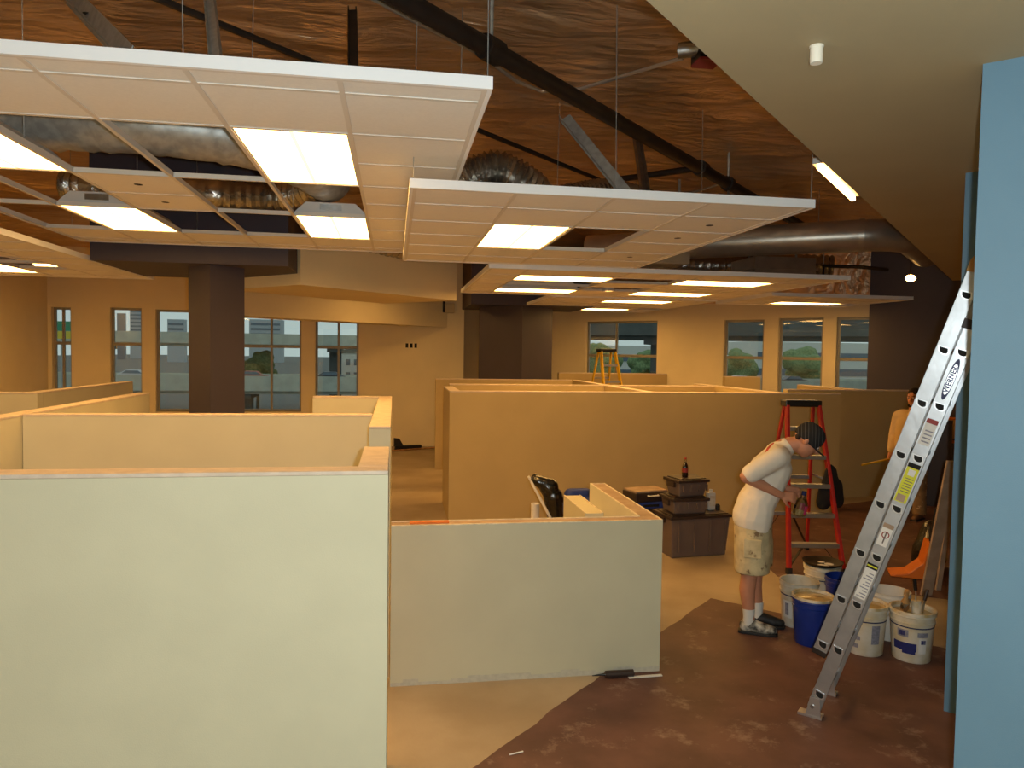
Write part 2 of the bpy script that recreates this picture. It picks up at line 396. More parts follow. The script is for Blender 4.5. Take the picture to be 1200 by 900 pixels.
# plum accent wall
po = Vector((8.46, 12.04, 0)); fp = lambda u, v, z: tuple(po+D2*u+DN*v+Vector((0, 0, z)))
struct(MB().prism([(0, 0), (6.4, 0), (6.4, .2), (0, .2)], 0, 4.4, fp).build('wall_accent', 'plum_paint'))
# blue walls: a wall end close by and a pier behind it
bo = Vector((2.214, 2.524, 0)); fbl = lambda u, v, z: tuple(bo+D2*u+DN*v+Vector((0, 0, z)))
struct(MB().prism([(0, 0), (4.0, 0), (4.0, .16), (0, .16)], 0, 3.33, fbl).build('wall_blue', 'blue_paint'))
struct(MB().prism([(.12, .16), (.3, .16), (.3, 2.1), (.12, 2.1)], 0, 3.33, fbl).build('wall_alcove', 'blue_paint'))
pc = Vector((3.41, 3.987, 0)); fpi = lambda u, v, z: tuple(pc+D2*u+DN*v+Vector((0, 0, z)))
struct(MB().prism([(0, 0), (1.6, 0), (1.6, .3), (0, .3)], 0, 3.33, fpi).build('wall_pier', 'blue_paint'))

# columns (turned 45 degrees) with drop panels
def column(name, cx, cy, w, z1):
    h = w/2*math.sqrt(2); struct(MB().prism([(cx, cy-h), (cx+h, cy), (cx, cy+h), (cx-h, cy)], 0, z1).build(name, 'plum_paint'))
c1 = PY(254, 400, 9.0); column('column_window_side', c1.x, 9.0, .44, 3.14)
struct(MB().box(-3.27, -1.19, 8.62, 10.4, 3.14, 4.35).build('drop_panel_window_side', 'plum_paint'))
c2 = PY(612, 400, 14.6); column('column_aisle', c2.x-.05, 15.1, 1.1, 3.14)
a_ = PY(552, 358, 14.3); b_ = PY(695, 358, 14.3)
struct(MB().box(a_.x, b_.x, 14.3, 16.2, 3.14, 4.35).build('drop_panel_aisle', 'plum_paint'))
# bulkheads parallel to the 45 degree grid
fu = lambda u, v, z: tuple(Vector((0, 10.5, 0))+D1*u+Vector((-1, 1, 0)).normalized()*v+Vector((0, 0, z)))
struct(MB().prism([(-1.62, 0), (1.35, 0), (1.35, 1.6), (-1.62, 1.6)], 3.0, 3.62, fu).build('bulkhead_upper', 'wall_paint'))
fu2 = lambda u, v, z: tuple(Vector((0, 15.75, 0))+D1*u+Vector((-1, 1, 0)).normalized()*v+Vector((0, 0, z)))
struct(MB().prism([(-3.75, 0), (1.7, 0), (.95, .75), (-3.75, .75)], 2.77, 3.5, fu2).build('bulkhead_lower', 'wall_paint'))

# ------------------------------------------------------------------ half height walls
HZ = 1.70
def half_wall(label, x0, x1, y0, y1, z=HZ, top='raw_top', name='half_wall', body='beige_paint', cap_h=.018):
    t = thing(name, label, 'half wall', ((x0+x1)/2, (y0+y1)/2, 0)); t['kind'] = 'thing'
    hx, hy = (x1-x0)/2, (y1-y0)/2
    MB().box(-hx, hx, -hy, hy, 0, z-cap_h).build('wall_body', body, t)
    MB().box(-hx, hx, -hy, hy, z-cap_h, z).build('top_cap', top, t, bevel=.004)
    return t
half_wall('tall pale half wall with pinkish bare top and the broadest blank face', -4.4, -.02, 3.08, 3.21)
half_wall('short return of half wall with bare pink top, before the cubicle opening', -.15, -.02, 3.215, 3.86)
half_wall('half wall with pale end face beyond the cubicle opening, running toward the black broom', -.16, -.02, 4.9, 8.08)
half_wall('beige cross wall closing the cubicle between two long side walls', -2.665, -.165, 5.80, 5.92)
half_wall('long side half wall bordering the cubicle, away from the aisle', -2.80, -2.67, 3.215, 8.62)
half_wall('short stub wall at the far end of the cubicle, under the last window', -.86, -.02, 8.085, 8.22)
half_wall('frontal half wall of the cubicle block under the narrowest window', -6.2, -3.76, 8.50, 8.63)
half_wall('side half wall receding toward the narrow windows, beyond the cubicle', -3.90, -3.76, 8.635, 11.4)
half_wall('long tan half wall behind the plastic totes and the red stepladder', .71, 6.2, 9.38, 9.50, body='tan_paint')
half_wall('short side return at the aisle end of the long tan half wall', .71, .85, 9.505, 10.6, body='tan_paint')
half_wall('dividing half wall with bare top edge crossing behind the long tan wall', 3.37, 3.49, 9.505, 13.6, body='tan_paint')
half_wall('cross half wall one step behind the long tan wall, aisle cubicle', .86, 3.36, 11.4, 11.52, body='tan_paint')
half_wall('second cross half wall one step behind the long tan wall, past the divider', 3.50, 5.25, 11.4, 11.52, body='tan_paint')
half_wall('dividing half wall with bare top edge nearer the accent wall', 5.30, 5.42, 9.505, 12.4, body='tan_paint')
half_wall('aisle-end half wall standing in front of the wide dark column', .77, 3.36, 13.62, 13.74, body='tan_paint')
p = PY(655, 437, 15.6); half_wall('far half wall beyond the yellow stepladder, under the paired window', 3.5, 5.95, 15.35, 15.47, z=1.79, body='tan_paint')
half_wall('tan half wall directly behind the man in the cream shirt', 6.0, 8.25, 10.45, 10.57, body='tan_paint')
half_wall('narrow half wall receding to the plum wall windows', 7.25, 7.37, 10.575, 12.3, body='tan_paint')
half_wall('small greyish half wall standing below the windows near the plum wall', 6.45, 7.2, 13.55, 13.67, z=1.80, body='tan_paint')

# low reception wall with raw open top
t = thing('low_wall', 'waist-high olive beige wall with raw untrimmed top and ragged base', 'half wall', (.905, 4.83, 0)); t['kind'] = 'thing'
MB().box(-.915, .935, -.065, .065, 0, 1.06).box(.8, .935, .065, 1.35, 0, 1.06).box(.64, .795, .9, 1.65, 0, .9).build('wall_body', 'beige_paint', t)
tp = MB()
tp.box(-.915, .935, -.065, -.05, 1.06, 1.066).box(-.915, .8, .05, .065, 1.06, 1.066).box(.8, .815, .065, 1.35, 1.06, 1.066).box(.92, .935, -.05, 1.35, 1.06, 1.066)
tp.box(.815, .92, 1.335, 1.35, 1.06, 1.066).box(.64, .65, .9, 1.65, .9, .906).box(.785, .795, .9, 1.65, .9, .906)
tp.build('drywall_edge', 'raw_edge', t)
MB().box(-.915, .92, -.05, .05, 1.06, 1.062).box(.815, .92, .05, 1.335, 1.06, 1.062).build('top_plate', 'board_wood', t)
rg = MB(); x = -.915
while x < .93:
    w = min(random.uniform(.05, .14), .935-x); h = random.uniform(.018, .05); rg.box(x, x+w, -.0665, -.065, 0, h); x += w
rg.build('unpainted_base', 'primer', t)

# floor paper: two sheets turned 45 degrees
def diag_sheet(name, label, s0, s1, d0, d1):
    # s = X+Y, d = Y-X ; ragged edges
    def pt(s_, d_): return ((s_-d_)/2, (s_+d_)/2)
    pts = []
    N = 26
    for k in range(N+1): pts.append(pt(s0, d0+(d1-d0)*k/N))
    for k in range(1, N+1): pts.append(pt(s0+(s1-s0)*k/N, d1+random.uniform(-.02, .02)))
    for k in range(1, N+1): pts.append(pt(s1+random.uniform(-.015, .015), d1+(d0-d1)*k/N))
    for k in range(1, N): pts.append(pt(s1+(s0-s1)*k/N, d0))
    mb = MB(); n = len(pts); cx, cy = pt((s0+s1)/2, (d0+d1)/2)
    mb.prism(pts[::-1], .0005, .003)
    o = mb.build(name, 'floor_paper'); return tag(o, label, 'floor paper')
diag_sheet('floor_paper', 'reddish brown floor paper under the buckets and the aluminium ladder', 2.5, 9.02, .30, 3.33)
def poly_sheet(label, corners):
    pts = []
    for (a, b) in zip(corners, corners[1:]+corners[:1]):
        n = max(2, int(math.hypot(b[0]-a[0], b[1]-a[1])/.18))
        for k in range(n): pts.append((a[0]+(b[0]-a[0])*k/n+random.uniform(-.012, .012), a[1]+(b[1]-a[1])*k/n+random.uniform(-.012, .012)))
    return tag(MB().prism(pts, .0005, .003).build('floor_paper', 'floor_paper'), label, 'floor paper')
poly_sheet('reddish brown floor paper under the red stepladder and the orange dustpan', [(3.80, 6.72), (5.05, 5.86), (8.4, 9.2), (7.9, 10.38), (4.95, 9.32), (4.15, 8.2)])

# ------------------------------------------------------------------ ceiling clouds
s = .6096
TILE = {}
def tile_mesh(w, d):
    k = (round(w, 3), round(d, 3))
    if k not in TILE:
        mb = MB(); r = .012
        mb.box(-w/2+r, w/2-r, -d/2+r, d/2-r, -.008, .012); me = mb.mesh('ceiling_tile'); me.materials.append(MATS['tile_white']); TILE[k] = me
    return TILE[k]
def troffer(x0, x1, y0, y1, z, label, lens_split=True, group=None):
    w, d = x1-x0, y1-y0
    t = thing('ceiling_light', label, 'ceiling light', ((x0+x1)/2, (y0+y1)/2, z), 0, group)
    e = .012; hx, hy = w/2-e, d/2-e
    MB().box(-hx, hx, -hy, -hy+.01, -.002, .03).box(-hx, hx, hy-.01, hy, -.002, .03).box(-hx, -hx+.01, -hy+.01, hy-.01, -.002, .03).box(hx-.01, hx, -hy+.01, hy-.01, -.002, .03).build('frame', 'housing', t)
    along_y = d > w
    for sgn in (-1, 1):
        if along_y: a = (.012*sgn, sgn*(hx-.01)); q = MB().box(min(a), max(a), -hy+.01, hy-.01, .002, .004)
        else: a = (.012*sgn, sgn*(hy-.01)); q = MB().box(-hx+.01, hx-.01, min(a), max(a), .002, .004)
        q.build('lens', 'lens', t)
    (MB().box(-.012, .012, -hy+.01, hy-.01, .001, .005) if along_y else MB().box(-hx+.01, hx-.01, -.012, .012, .001, .005)).build('lens_spine', 'lens_dim', t)
    hb = MB(); k = .06
    hb.prism([(-hx, .03), (hx, .03), (hx-.025, .055), (hx-k-.03, .115), (-hx+k+.03, .115), (-hx+.025, .055)], -hy, hy, (lambda a, b, c: (a, c, b)))
    hb.build('housing', 'housing', t)
    MB().box(-.09, .09, -hy-.003, -hy, .05, .1).build('access_plate', 'steel', t)
    return t
def cloud(label, xs, ys, z, openc, lights, fas=.048, wires=True, top=4.3, holes=()):
    """suspended ceiling island; xs, ys grid lines, cells in openc/lights are left without tile"""
    x0, x1, y0, y1 = xs[0], xs[-1], ys[0], ys[-1]
    t = thing('ceiling_cloud', label, 'suspended ceiling', ((x0+x1)/2, (y0+y1)/2, z)); ox, oy = t.location.x, t.location.y
    e = .02
    for (a, b, c, d) in ((x0-e, x1+e, y0-e, y0), (x0-e, x1+e, y1, y1+e), (x0-e, x0, y0, y1), (x1, x1+e, y0, y1)):
        MB().box(a-ox, b-ox, c-oy, d-oy, -.006, fas).build('edge_trim', 'trim_white', t)
    for (a, b, c, d) in ((x0, x1, y0, y0+.022), (x0, x1, y1-.022, y1), (x0, x0+.022, y0+.022, y1-.022), (x1-.022, x1, y0+.022, y1-.022)):
        MB().box(a-ox, b-ox, c-oy, d-oy, -.004, .002).build('edge_lip', 'tee_white', t)
    for x in xs[1:-1]: MB().box(x-.012-ox, x+.012-ox, y0+.022-oy, y1-.022-oy, -.004, 0).box(x-.002-ox, x+.002-ox, y0+.022-oy, y1-.022-oy, 0, .038).build('main_tee', 'tee_white', t)
    skip = set(openc) | {c for L_ in lights for c in L_[0]}
    for j in range(1, len(ys)-1):
        for i in range(len(xs)-1):
            a = (i, j-1) in skip; b = (i, j) in skip
            same = any((i, j-1) in L_[0] and (i, j) in L_[0] for L_ in lights) or ((i, j-1) in openc and (i, j) in openc and ((i, j-1), (i, j)) in OPEN_JOIN)
            if same: continue
            xa = xs[i]+(.022 if i == 0 else .012)-ox; xb = xs[i+1]-(.022 if i == len(xs)-2 else .012)-ox
            MB().box(xa, xb, ys[j]-.012-oy, ys[j]+.012-oy, -.004, 0).box(xa, xb, ys[j]-.002-oy, ys[j]+.002-oy, 0, .03).build('cross_tee', 'tee_white', t)
    for i in range(len(xs)-1):
        for j in range(len(ys)-1):
            if (i, j) in skip: continue
            o = bpy.data.objects.new('ceiling_tile', tile_mesh(xs[i+1]-xs[i], ys[j+1]-ys[j])); C.objects.link(o); o.parent = t
            o.location = ((xs[i]+xs[i+1])/2-ox, (ys[j]+ys[j+1])/2-oy, .009)
            if (i, j) in holes: MB().lathe([(.001, -.0092), (.028, -.0092), (.028, -.0078), (.001, -.0078)], 14, (0, 0, 0)).build('cut_hole', 'dark_hole', o)
    for cells, lab, grp in lights:
        I = [c[0] for c in cells]; J = [c[1] for c in cells]
        troffer(xs[min(I)], xs[max(I)+1], ys[min(J)], ys[max(J)+1], z+.002, lab, group=grp)
    if wires:
        for x in xs[::2]:
            for y in ys[::3]:
                MB().rings([(x-ox, y-oy, .03), (x-ox+random.uniform(-.02, .02), y-oy, top-z)], .0022, 5).build('hanger_wire', 'galv', t)
    return t
OPEN_JOIN = set()
def joins(cols, rows):
    for c in cols:
        for r in rows: OPEN_JOIN.add(((c, r), (c, r+1)))
X1, Y1 = -2.0616, 3.3251
xs = [X1+i*s for i in range(-2, 4)]+[.385]
ys = [3.15]+[Y1+j*s for j in range(0, 9)]+[8.47]
# row index: 0 front strip, 1 = T0-T1, 2,3 = T1-T3, 4,5 = T3-T5, 6,7 = T5-T7
joins((0, 1, 2, 3, 4), (2, 4, 6))
cloud('white ceiling island with many missing tiles, hung over the cubicle', xs, ys, 3.3234,
      [(2, 2), (2, 3), (3, 2), (3, 3), (1, 4), (1, 5), (0, 4), (0, 5), (3, 4), (3, 5), (4, 4), (4, 5), (0, 6), (0, 7), (2, 6), (2, 7), (3, 6), (3, 7)],
      [(((1, 2), (1, 3)), 'lit panel at the window side of the cubicle ceiling island, beside a missing tile', None),
       (((4, 2), (4, 3)), 'glaring white lit panel beside the unbroken tile row of the cubicle ceiling island', None),
       (((1, 6), (1, 7)), 'lit ceiling panel behind a missing tile, toward the window column', None),
       (((4, 6), (4, 7)), 'lit ceiling panel with white housing showing through the open grid', None)], holes=((2, 4), (2, 5)))
X2, Y2 = .1004, 4.166
xs = [X2+i*s for i in range(0, 4)]+[2.60]
ys = [4.32]+[Y2+j*s for j in range(1, 6)]+[7.75]
OPEN_JOIN.clear(); joins((2,), (2,))
cloud('white suspended ceiling island with one lit panel beside one missing tile', xs, ys, 3.149, [(2, 2), (2, 3)],
      [(((1, 2), (1, 3)), 'lit ceiling panel next to the missing tile in the middle island', None)], holes=((3, 1), (3, 2), (3, 4)))
OPEN_JOIN.clear()
xs = [1.06, 1.5, 2.72, 3.65, 4.87, 5.45]; ys = [8.18, 8.84, 9.45, 10.06, 10.67, 11.28, 11.7]
cloud('ceiling island above the totes with four crosswise lit panels', xs, ys, 3.15, [(1, 2), (1, 3), (2, 1), (2, 3)],
      [(((1, 1),), 'crosswise lit panel in the corner of the ceiling island over the totes', None), (((1, 4),), 'crosswise lit panel close above the wide dark column', None),
       (((3, 1),), 'crosswise lit panel nearest the round metal duct', None), (((3, 4),), 'crosswise lit panel deep in the island over the totes', None)], wires=False)
xs = [2.6, 3.7, 4.92, 5.5]; ys = [12.0, 12.4, 13.01, 13.62, 14.23, 14.84, 15.45, 15.8]
cloud('far ceiling island close to the paired window', xs, ys, 3.15, [(0, 4), (2, 4)],
      [(((1, 1),), 'crosswise lit panel at the front of the far ceiling island', None), (((1, 5),), 'smallest lit panel, near the paired window', None)], wires=False)
xs = [5.8, 6.6, 7.82, 8.2]; ys = [10.62, 11.2, 11.8, 12.3, 12.6]
cloud('ceiling island by the plum accent wall with one lit panel', xs, ys, 3.15, [(2, 2)], [(((1, 2),), 'crosswise lit panel beside the plum accent wall', None)], wires=False)
xs = [-5.78, -5.17, -4.56, -3.95, -3.33]; ys = [5.6, 6.2, 6.81, 7.42, 8.03, 8.64, 9.25, 9.86, 10.47, 10.9]
cloud('lower ceiling island between the cubicle island and the narrow windows', xs, ys, 3.15, [(1, 5), (2, 5), (2, 6)],
      [(((1, 6), (1, 7)), 'lit panel beside missing tiles, toward the narrowest window', None),
       (((0, 2), (0, 3)), 'lit ceiling panel in the front half of the window side island', None)], wires=False)  # front panel is an unseen addition that brightens the left wall
xs = [-.62, 0, .62]; ys = [13.5, 13.9, 14.5]  # hidden island and its panel, added to lift the dark back wall
cloud('small ceiling island tucked between the two bulkheads', xs, ys, 3.55, [], [(((1, 0), (1, 1)), 'lit panel between the bulkheads toward the aisle', None)], wires=False)
xs = [-6.9, -6.3, -5.7, -5.1, -4.5]; ys = [11.6, 12.2, 12.81, 13.42, 14.0]  # island and both panels added because the left wall came out too dark
cloud('ceiling island beside the narrowest window', xs, ys, 3.45, [], [(((0, 1), (0, 2)), 'lit panel above the narrowest window', None), (((2, 1), (2, 2)), 'lit panel near the tall narrow windows', None)], wires=False)
# recessed can in the island over the totes
cn = PZ(713, 341, 3.15); t = thing('downlight', 'small round downlight between crosswise lit panels', 'downlight', (cn.x, cn.y, 3.15))
MB().lathe([(.07, -.006), (.1, -.006), (.1, .0), (.075, .1)], 20).build('ring', 'housing', t); MB().lathe([(.001, 0), (.068, 0)], 20).build('bulb', 'lamp_small', t)

# ------------------------------------------------------------------ pipes, ducts, braces above
def pipe(name, label, pts, r, m, cat='pipe', n=12, joints=()):
    t = thing(name, label, cat, tuple(pts[0])); o = Vector(pts[0])
    MB().rings([Vector(p)-o for p in pts], r, n).build('pipe_run', m, t, smooth=True)
    for q, l in joints:
        q = Vector(q)-o; d = (Vector(pts[1])-Vector(pts[0])).normalized()
        MB().rings([q-d*l/2, q+d*l/2], r*1.35, n).build('coupling', m, t, smooth=True)
    return t
P = lambda u, dd, z: Vector(((u-dd)/2, (u+dd)/2, z))     # u = X+Y, dd = Y-X
t = pipe('sprinkler_pipe', 'thick black sprinkler main crossing the foil ceiling diagonally', [P(1.0, 3.8, 3.98), P(16.5, 3.8, 3.98)], .055, 'black_pipe', joints=[(P(4.9, 3.8, 3.98), .14), (P(9.55, 3.8, 3.98), .12), (P(10.6, 3.8, 3.98), .1)])
o = P(1.0, 3.8, 3.98)
MB().rings([P(9.5, 3.8, 3.98)-o, P(9.5, 5.4, 3.98)-o], .03, 10).build('branch_line', 'black_pipe', t, smooth=True)
MB().rings([P(10.6, 3.8, 3.98)-o, P(10.6, 3.8, 4.3)-o], .012, 8).build('hanger_rod', 'galv', t)
MB().rings([P(4.9, 3.8, 3.98)-o, P(4.9, 3.8, 4.3)-o], .012, 8).build('hanger_rod', 'galv', t)
t = pipe('branch_pipe', 'thin dark pipe running above the cubicle ceiling island', [P(1.2, 5.38, 4.02), P(9.9, 5.38, 4.02)], .02, 'black_pipe')
o = P(1.2, 5.38, 4.02); MB().rings([P(9.9, 5.38, 4.02)-o, P(9.9, 5.38, 3.6)-o], .02, 8).build('drop', 'black_pipe', t)
pts = [PZ(425, -8, 4.22), PZ(480, 22, 4.21), PZ(560, 62, 4.2), PZ(605, 95, 4.19), PZ(635, 107, 4.19), PZ(680, 104, 4.2), PZ(740, 86, 4.21), PZ(800, 68, 4.21)]
pipe('conduit', 'thin grey conduit snaking along the foil to a junction box', pts, .014, 'alu_bright', n=7)
pts = [PZ(790, 231, 4.15), PZ(825, 222, 4.1), PZ(846, 215, 4.1), PZ(853, 219, 4.0), PZ(854, 236, 3.7)]
pipe('conduit', 'short bent conduit dropping to the middle ceiling island', pts, .012, 'galv', n=7)
# junction box with red strobe by the soffit edge
jb = PZ(815, 66, 4.1); t = thing('junction_box', 'junction box with a red underside near the soffit edge', 'junction box', tuple(jb))
MB().rings([(-.09, .06, .05), (.06, -.03, .05)], .05, 12).build('elbow', 'steel', t, smooth=True); MB().box(.0, .15, -.08, .07, -.03, .12).build('box', 'black_plastic', t); MB().box(.0, .15, -.08, .07, -.045, -.03).build('cover', 'label_red', t)
# strip light and sprinkler cap
q1, q2 = PZ(960, 195, 3.5), PZ(1000, 233, 3.5)
t = thing('strip_light', 'slim glowing strip light along the soffit edge', 'strip light', tuple((q1+q2)/2)); o = (q1+q2)/2
MB().bar(q1-o, q2-o, .032, .03).build('tube', 'lamp_small', t); MB().bar(q1-o+Vector((0, 0, .04)), q2-o+Vector((0, 0, .04)), .09, .04).build('channel', 'housing', t)
sp = PZ(957, 54, 3.33); t = thing('soffit_sprinkler', 'white cylindrical sprinkler cap hanging from the tan soffit', 'sprinkler', tuple(sp))
MB().lathe([(.001, -.062), (.021, -.062), (.0225, -.055), (.023, 0)], 20).build('cap_body', 'device_white', t, smooth=True)
MB().lathe([(.0235, -.006), (.0255, -.005), (.0255, 0)], 20).build('flange', 'device_white', t)
# round duct with elbow
dz = 3.66; L0, L1 = PZ(790, 287, dz), PZ(1010, 276, dz); dd = (L1-L0).normalized()
pts = [L0-dd*1.2, L1]
for k in range(1, 7):
    a = k/6*math.pi/2; pts.append(L1+dd*(.45*math.sin(a))+Vector((.7, .7, 0)).normalized()*(.45*(1-math.cos(a))))
pts.append(pts[-1]+D1*1.5)
t = pipe('round_duct', 'large round metal duct bending away beside the soffit', pts, .19, 'duct_metal', cat='duct', n=24)
o = Vector(pts[0]); MB().rings([L1-o-dd*.03, L1-o+dd*.03], .2, 24).build('seam_band', 'duct_metal', t, smooth=True)
MB().rings([L0+dd*.9-o, L0+dd*.9-o+Vector((0, 0, .55))], .008, 6).build('hanger_strap', 'galv', t)
# small lamp on wire near duct
q = PZ(959, 272, 3.75); t = thing('pendant_socket', 'tiny pale pendant socket hanging beside the round duct', 'lamp', tuple(q))
MB().rings([(0, 0, 0), (0, 0, 4.28-3.75)], .003, 5).build('wire', 'galv', t); MB().lathe([(.001, -.05), (.03, -.05), (.022, .02), (.005, .04)], 12).build('socket', 'device_white', t)
# flex ducts
def flex(name, label, pts, r, n=18, amp=.012, m='flex_foil'):
    o = Vector(pts[0]); Q = []; R = []
    K = len(pts)-1; N = 60
    def cr(t_):
        f = t_*K; i = min(int(f), K-1); u = f-i
        p0, p1, p2, p3 = (Vector(pts[max(i-1, 0)]), Vector(pts[i]), Vector(pts[i+1]), Vector(pts[min(i+2, K)]))
        return .5*((2*p1)+(p2-p0)*u+(2*p0-5*p1+4*p2-p3)*u*u+(3*p1-p0-3*p2+p3)*u**3)
    for k in range(N+1): Q.append(cr(k/N)-o); R.append(r+amp*(1 if k % 2 else -1)+random.uniform(-.006, .006))
    me = MB().rings(Q, R, n); ob = me.build(name, m, smooth=True); ob.location = o; return tag(ob, label, 'flexible duct')
a = PZ(540, 215, 3.5); b = PZ(640, 225, 3.5)
flex('flexible_duct', 'shiny crumpled foil duct humping up between two ceiling islands', [(a.x+.12, a.y+.6, 3.58), (a.x+.15, a.y+.5, 3.66), (a.x+.35, a.y+.45, 3.72), (a.x+.62, a.y+.5, 3.6), (b.x+.1, b.y+.55, 3.46)], .16)
flex('flexible_duct', 'fat grey duct showing through missing tiles of the cubicle ceiling island', [(-3.2, 5.3, 3.66), (-2.4, 5.25, 3.67), (-1.6, 5.2, 3.67), (-.9, 5.5, 3.66), (-.55, 6.5, 3.66)], .2, amp=.004, m='galv')
flex('flexible_duct', 'pale flexible duct lying on the bulkhead behind the cubicle ceiling island', [(-1.0, 9.6, 3.72), (-.4, 9.7, 3.62), (.3, 10.3, 3.6), (.9, 11.2, 3.75)], .13, m='flex_foil')
flex('flexible_duct', 'foil duct in the open grid near the window column', [(-3.1, 7.6, 3.72), (-2.2, 7.5, 3.7), (-1.2, 7.7, 3.72), (-.6, 7.2, 3.8)], .15)
flex('flexible_duct', 'foil duct behind the round metal duct', [(4.2, 11.9, 3.75), (5.2, 11.6, 3.7), (6.3, 11.8, 3.8), (7.3, 11.4, 3.75)], .17)
flex('flexible_duct', 'dark foil duct above the missing tile of the middle island', [(1.5, 6.6, 3.6), (2.0, 6.7, 3.7), (2.6, 7.0, 3.65)], .13)
# channel braces from structure to islands
def brace(label, p, q, w=.085, holes=0, m='galv'):
    p = Vector(p); q = Vector(q); t = thing('brace', label, 'ceiling brace', tuple(p)); d = q-p
    MB().bar((0, 0, 0), d, w, .006, up=(0, 1, .3)).bar(Vector((w/2, 0, .01)), d+Vector((w/2, 0, .01)), .006, .03, up=(0, 1, .3)).bar(Vector((-w/2, 0, .01)), d+Vector((-w/2, 0, .01)), .006, .03, up=(0, 1, .3)).build('channel', m, t)
    for k in range(holes):
        c = d*(.35+.3*k); 
        MB().lathe([(.001, 0), (.02, 0)], 12, tuple(c+Vector((0, -.012, -.006)))).build('knockout', 'dark_hole', t)
    return t
brace('wide grey metal strap with a knockout hole above the cubicle ceiling island', PZ(82, -6, 4.25), PZ(150, 66, 3.55), .11, 1)
brace('slim vertical hanger channel above the cubicle ceiling island', PZ(245, -6, 4.25), PZ(253, 74, 3.6), .05)
brace('dark vertical strut above the cubicle ceiling island, beside loose wires', PZ(413, 12, 4.25), PZ(414, 86, 3.6), .045, m='black_pipe')
brace('heavy angled grey channel brace over the middle island', PZ(662, 138, 4.2), PZ(738, 232, 3.45), .1)
brace('bright vertical post with clamp over the middle island', PZ(746, 158, 4.2), PZ(757, 232, 3.4), .06, m='steel')
# far grey plenum boxes, low strut frame and bare lamp
q = PZ(1067, 326, 3.5); t = thing('bare_lamp', 'bare glowing work lamp in front of the plum accent wall', 'lamp', tuple(q))
MB().ball((0, 0, 0), (.095, .05, .055), 12).build('bulb', 'lamp_small', t, smooth=True); MB().rings([(0, 0, .06), (0, 0, .8)], .012, 6).build('stem', 'black_pipe', t)
q = PZ(987, 378, 2.95)
t = thing('pipe_frame', 'thin black pipe frame hanging before the plum accent wall', 'pipe', tuple(PZ(965, 320, 3.6))); o = t.location
MB().rings([(0, 0, -.12), (0, 0, .12), tuple(PZ(1010, 313, 3.72)-o), tuple(PZ(1040, 316, 3.72)-o)], .03, 8).build('pipe_run', 'black_pipe', t); MB().rings([(0, 0, .1), (0, 0, .72)], .008, 6).build('hanger_rod', 'galv', t)
for (px_, py_, z_, sx_, sy_, sz_, lab) in ((905, 318, 3.55, .5, .4, .35, 'dark sheet metal plenum box above the accent wall island'), (775, 296, 3.4, .25, .25, .3, 'pale cardboard coloured duct boot at the corner of the middle island')):
    q = PZ(px_, py_, z_); t = thing('plenum_box', lab, 'duct box', tuple(q)); MB().box(-sx_, sx_, -sy_, sy_, -sz_/2, sz_/2).build('box', 'duct_metal', t); MB().box(-sx_-.03, sx_+.03, -sy_-.03, sy_+.03, -.015, .015).build('flange', 'duct_metal', t)
    for s_ in (-1, 1): MB().box(s_*sx_*.8-.012, s_*sx_*.8+.012, -.012, .012, sz_/2, 4.26-z_).build('strap', 'galv', t)

# ------------------------------------------------------------------ wall fittings
q = PY(482, 405, 17); t = thing('outlet_plate', 'blank plate with three dark slots on the pale back wall', 'outlet plate', (q.x, 16.995, q.z))
MB().box(-.17, .17, -.004, .004, -.07, .07).build('plate', 'wall_paint', t)
for k in (-1, 0, 1): MB().box(k*.1-.03, k*.1+.03, -.007, -.004, -.05, .05).build('slot', 'dark_hole', t)
q = PY(526, 361, 17); t = thing('wall_speaker', 'small beige alarm box high on the back wall', 'alarm', (q.x, 16.92, q.z))
MB().box(-.1, .12, -.08, .08, -.12, .1).build('box', 'beige_device', t, bevel=.01); MB().box(-.17, -.1, -.08, .08, -.11, .14).build('side', 'dark_hole', t)
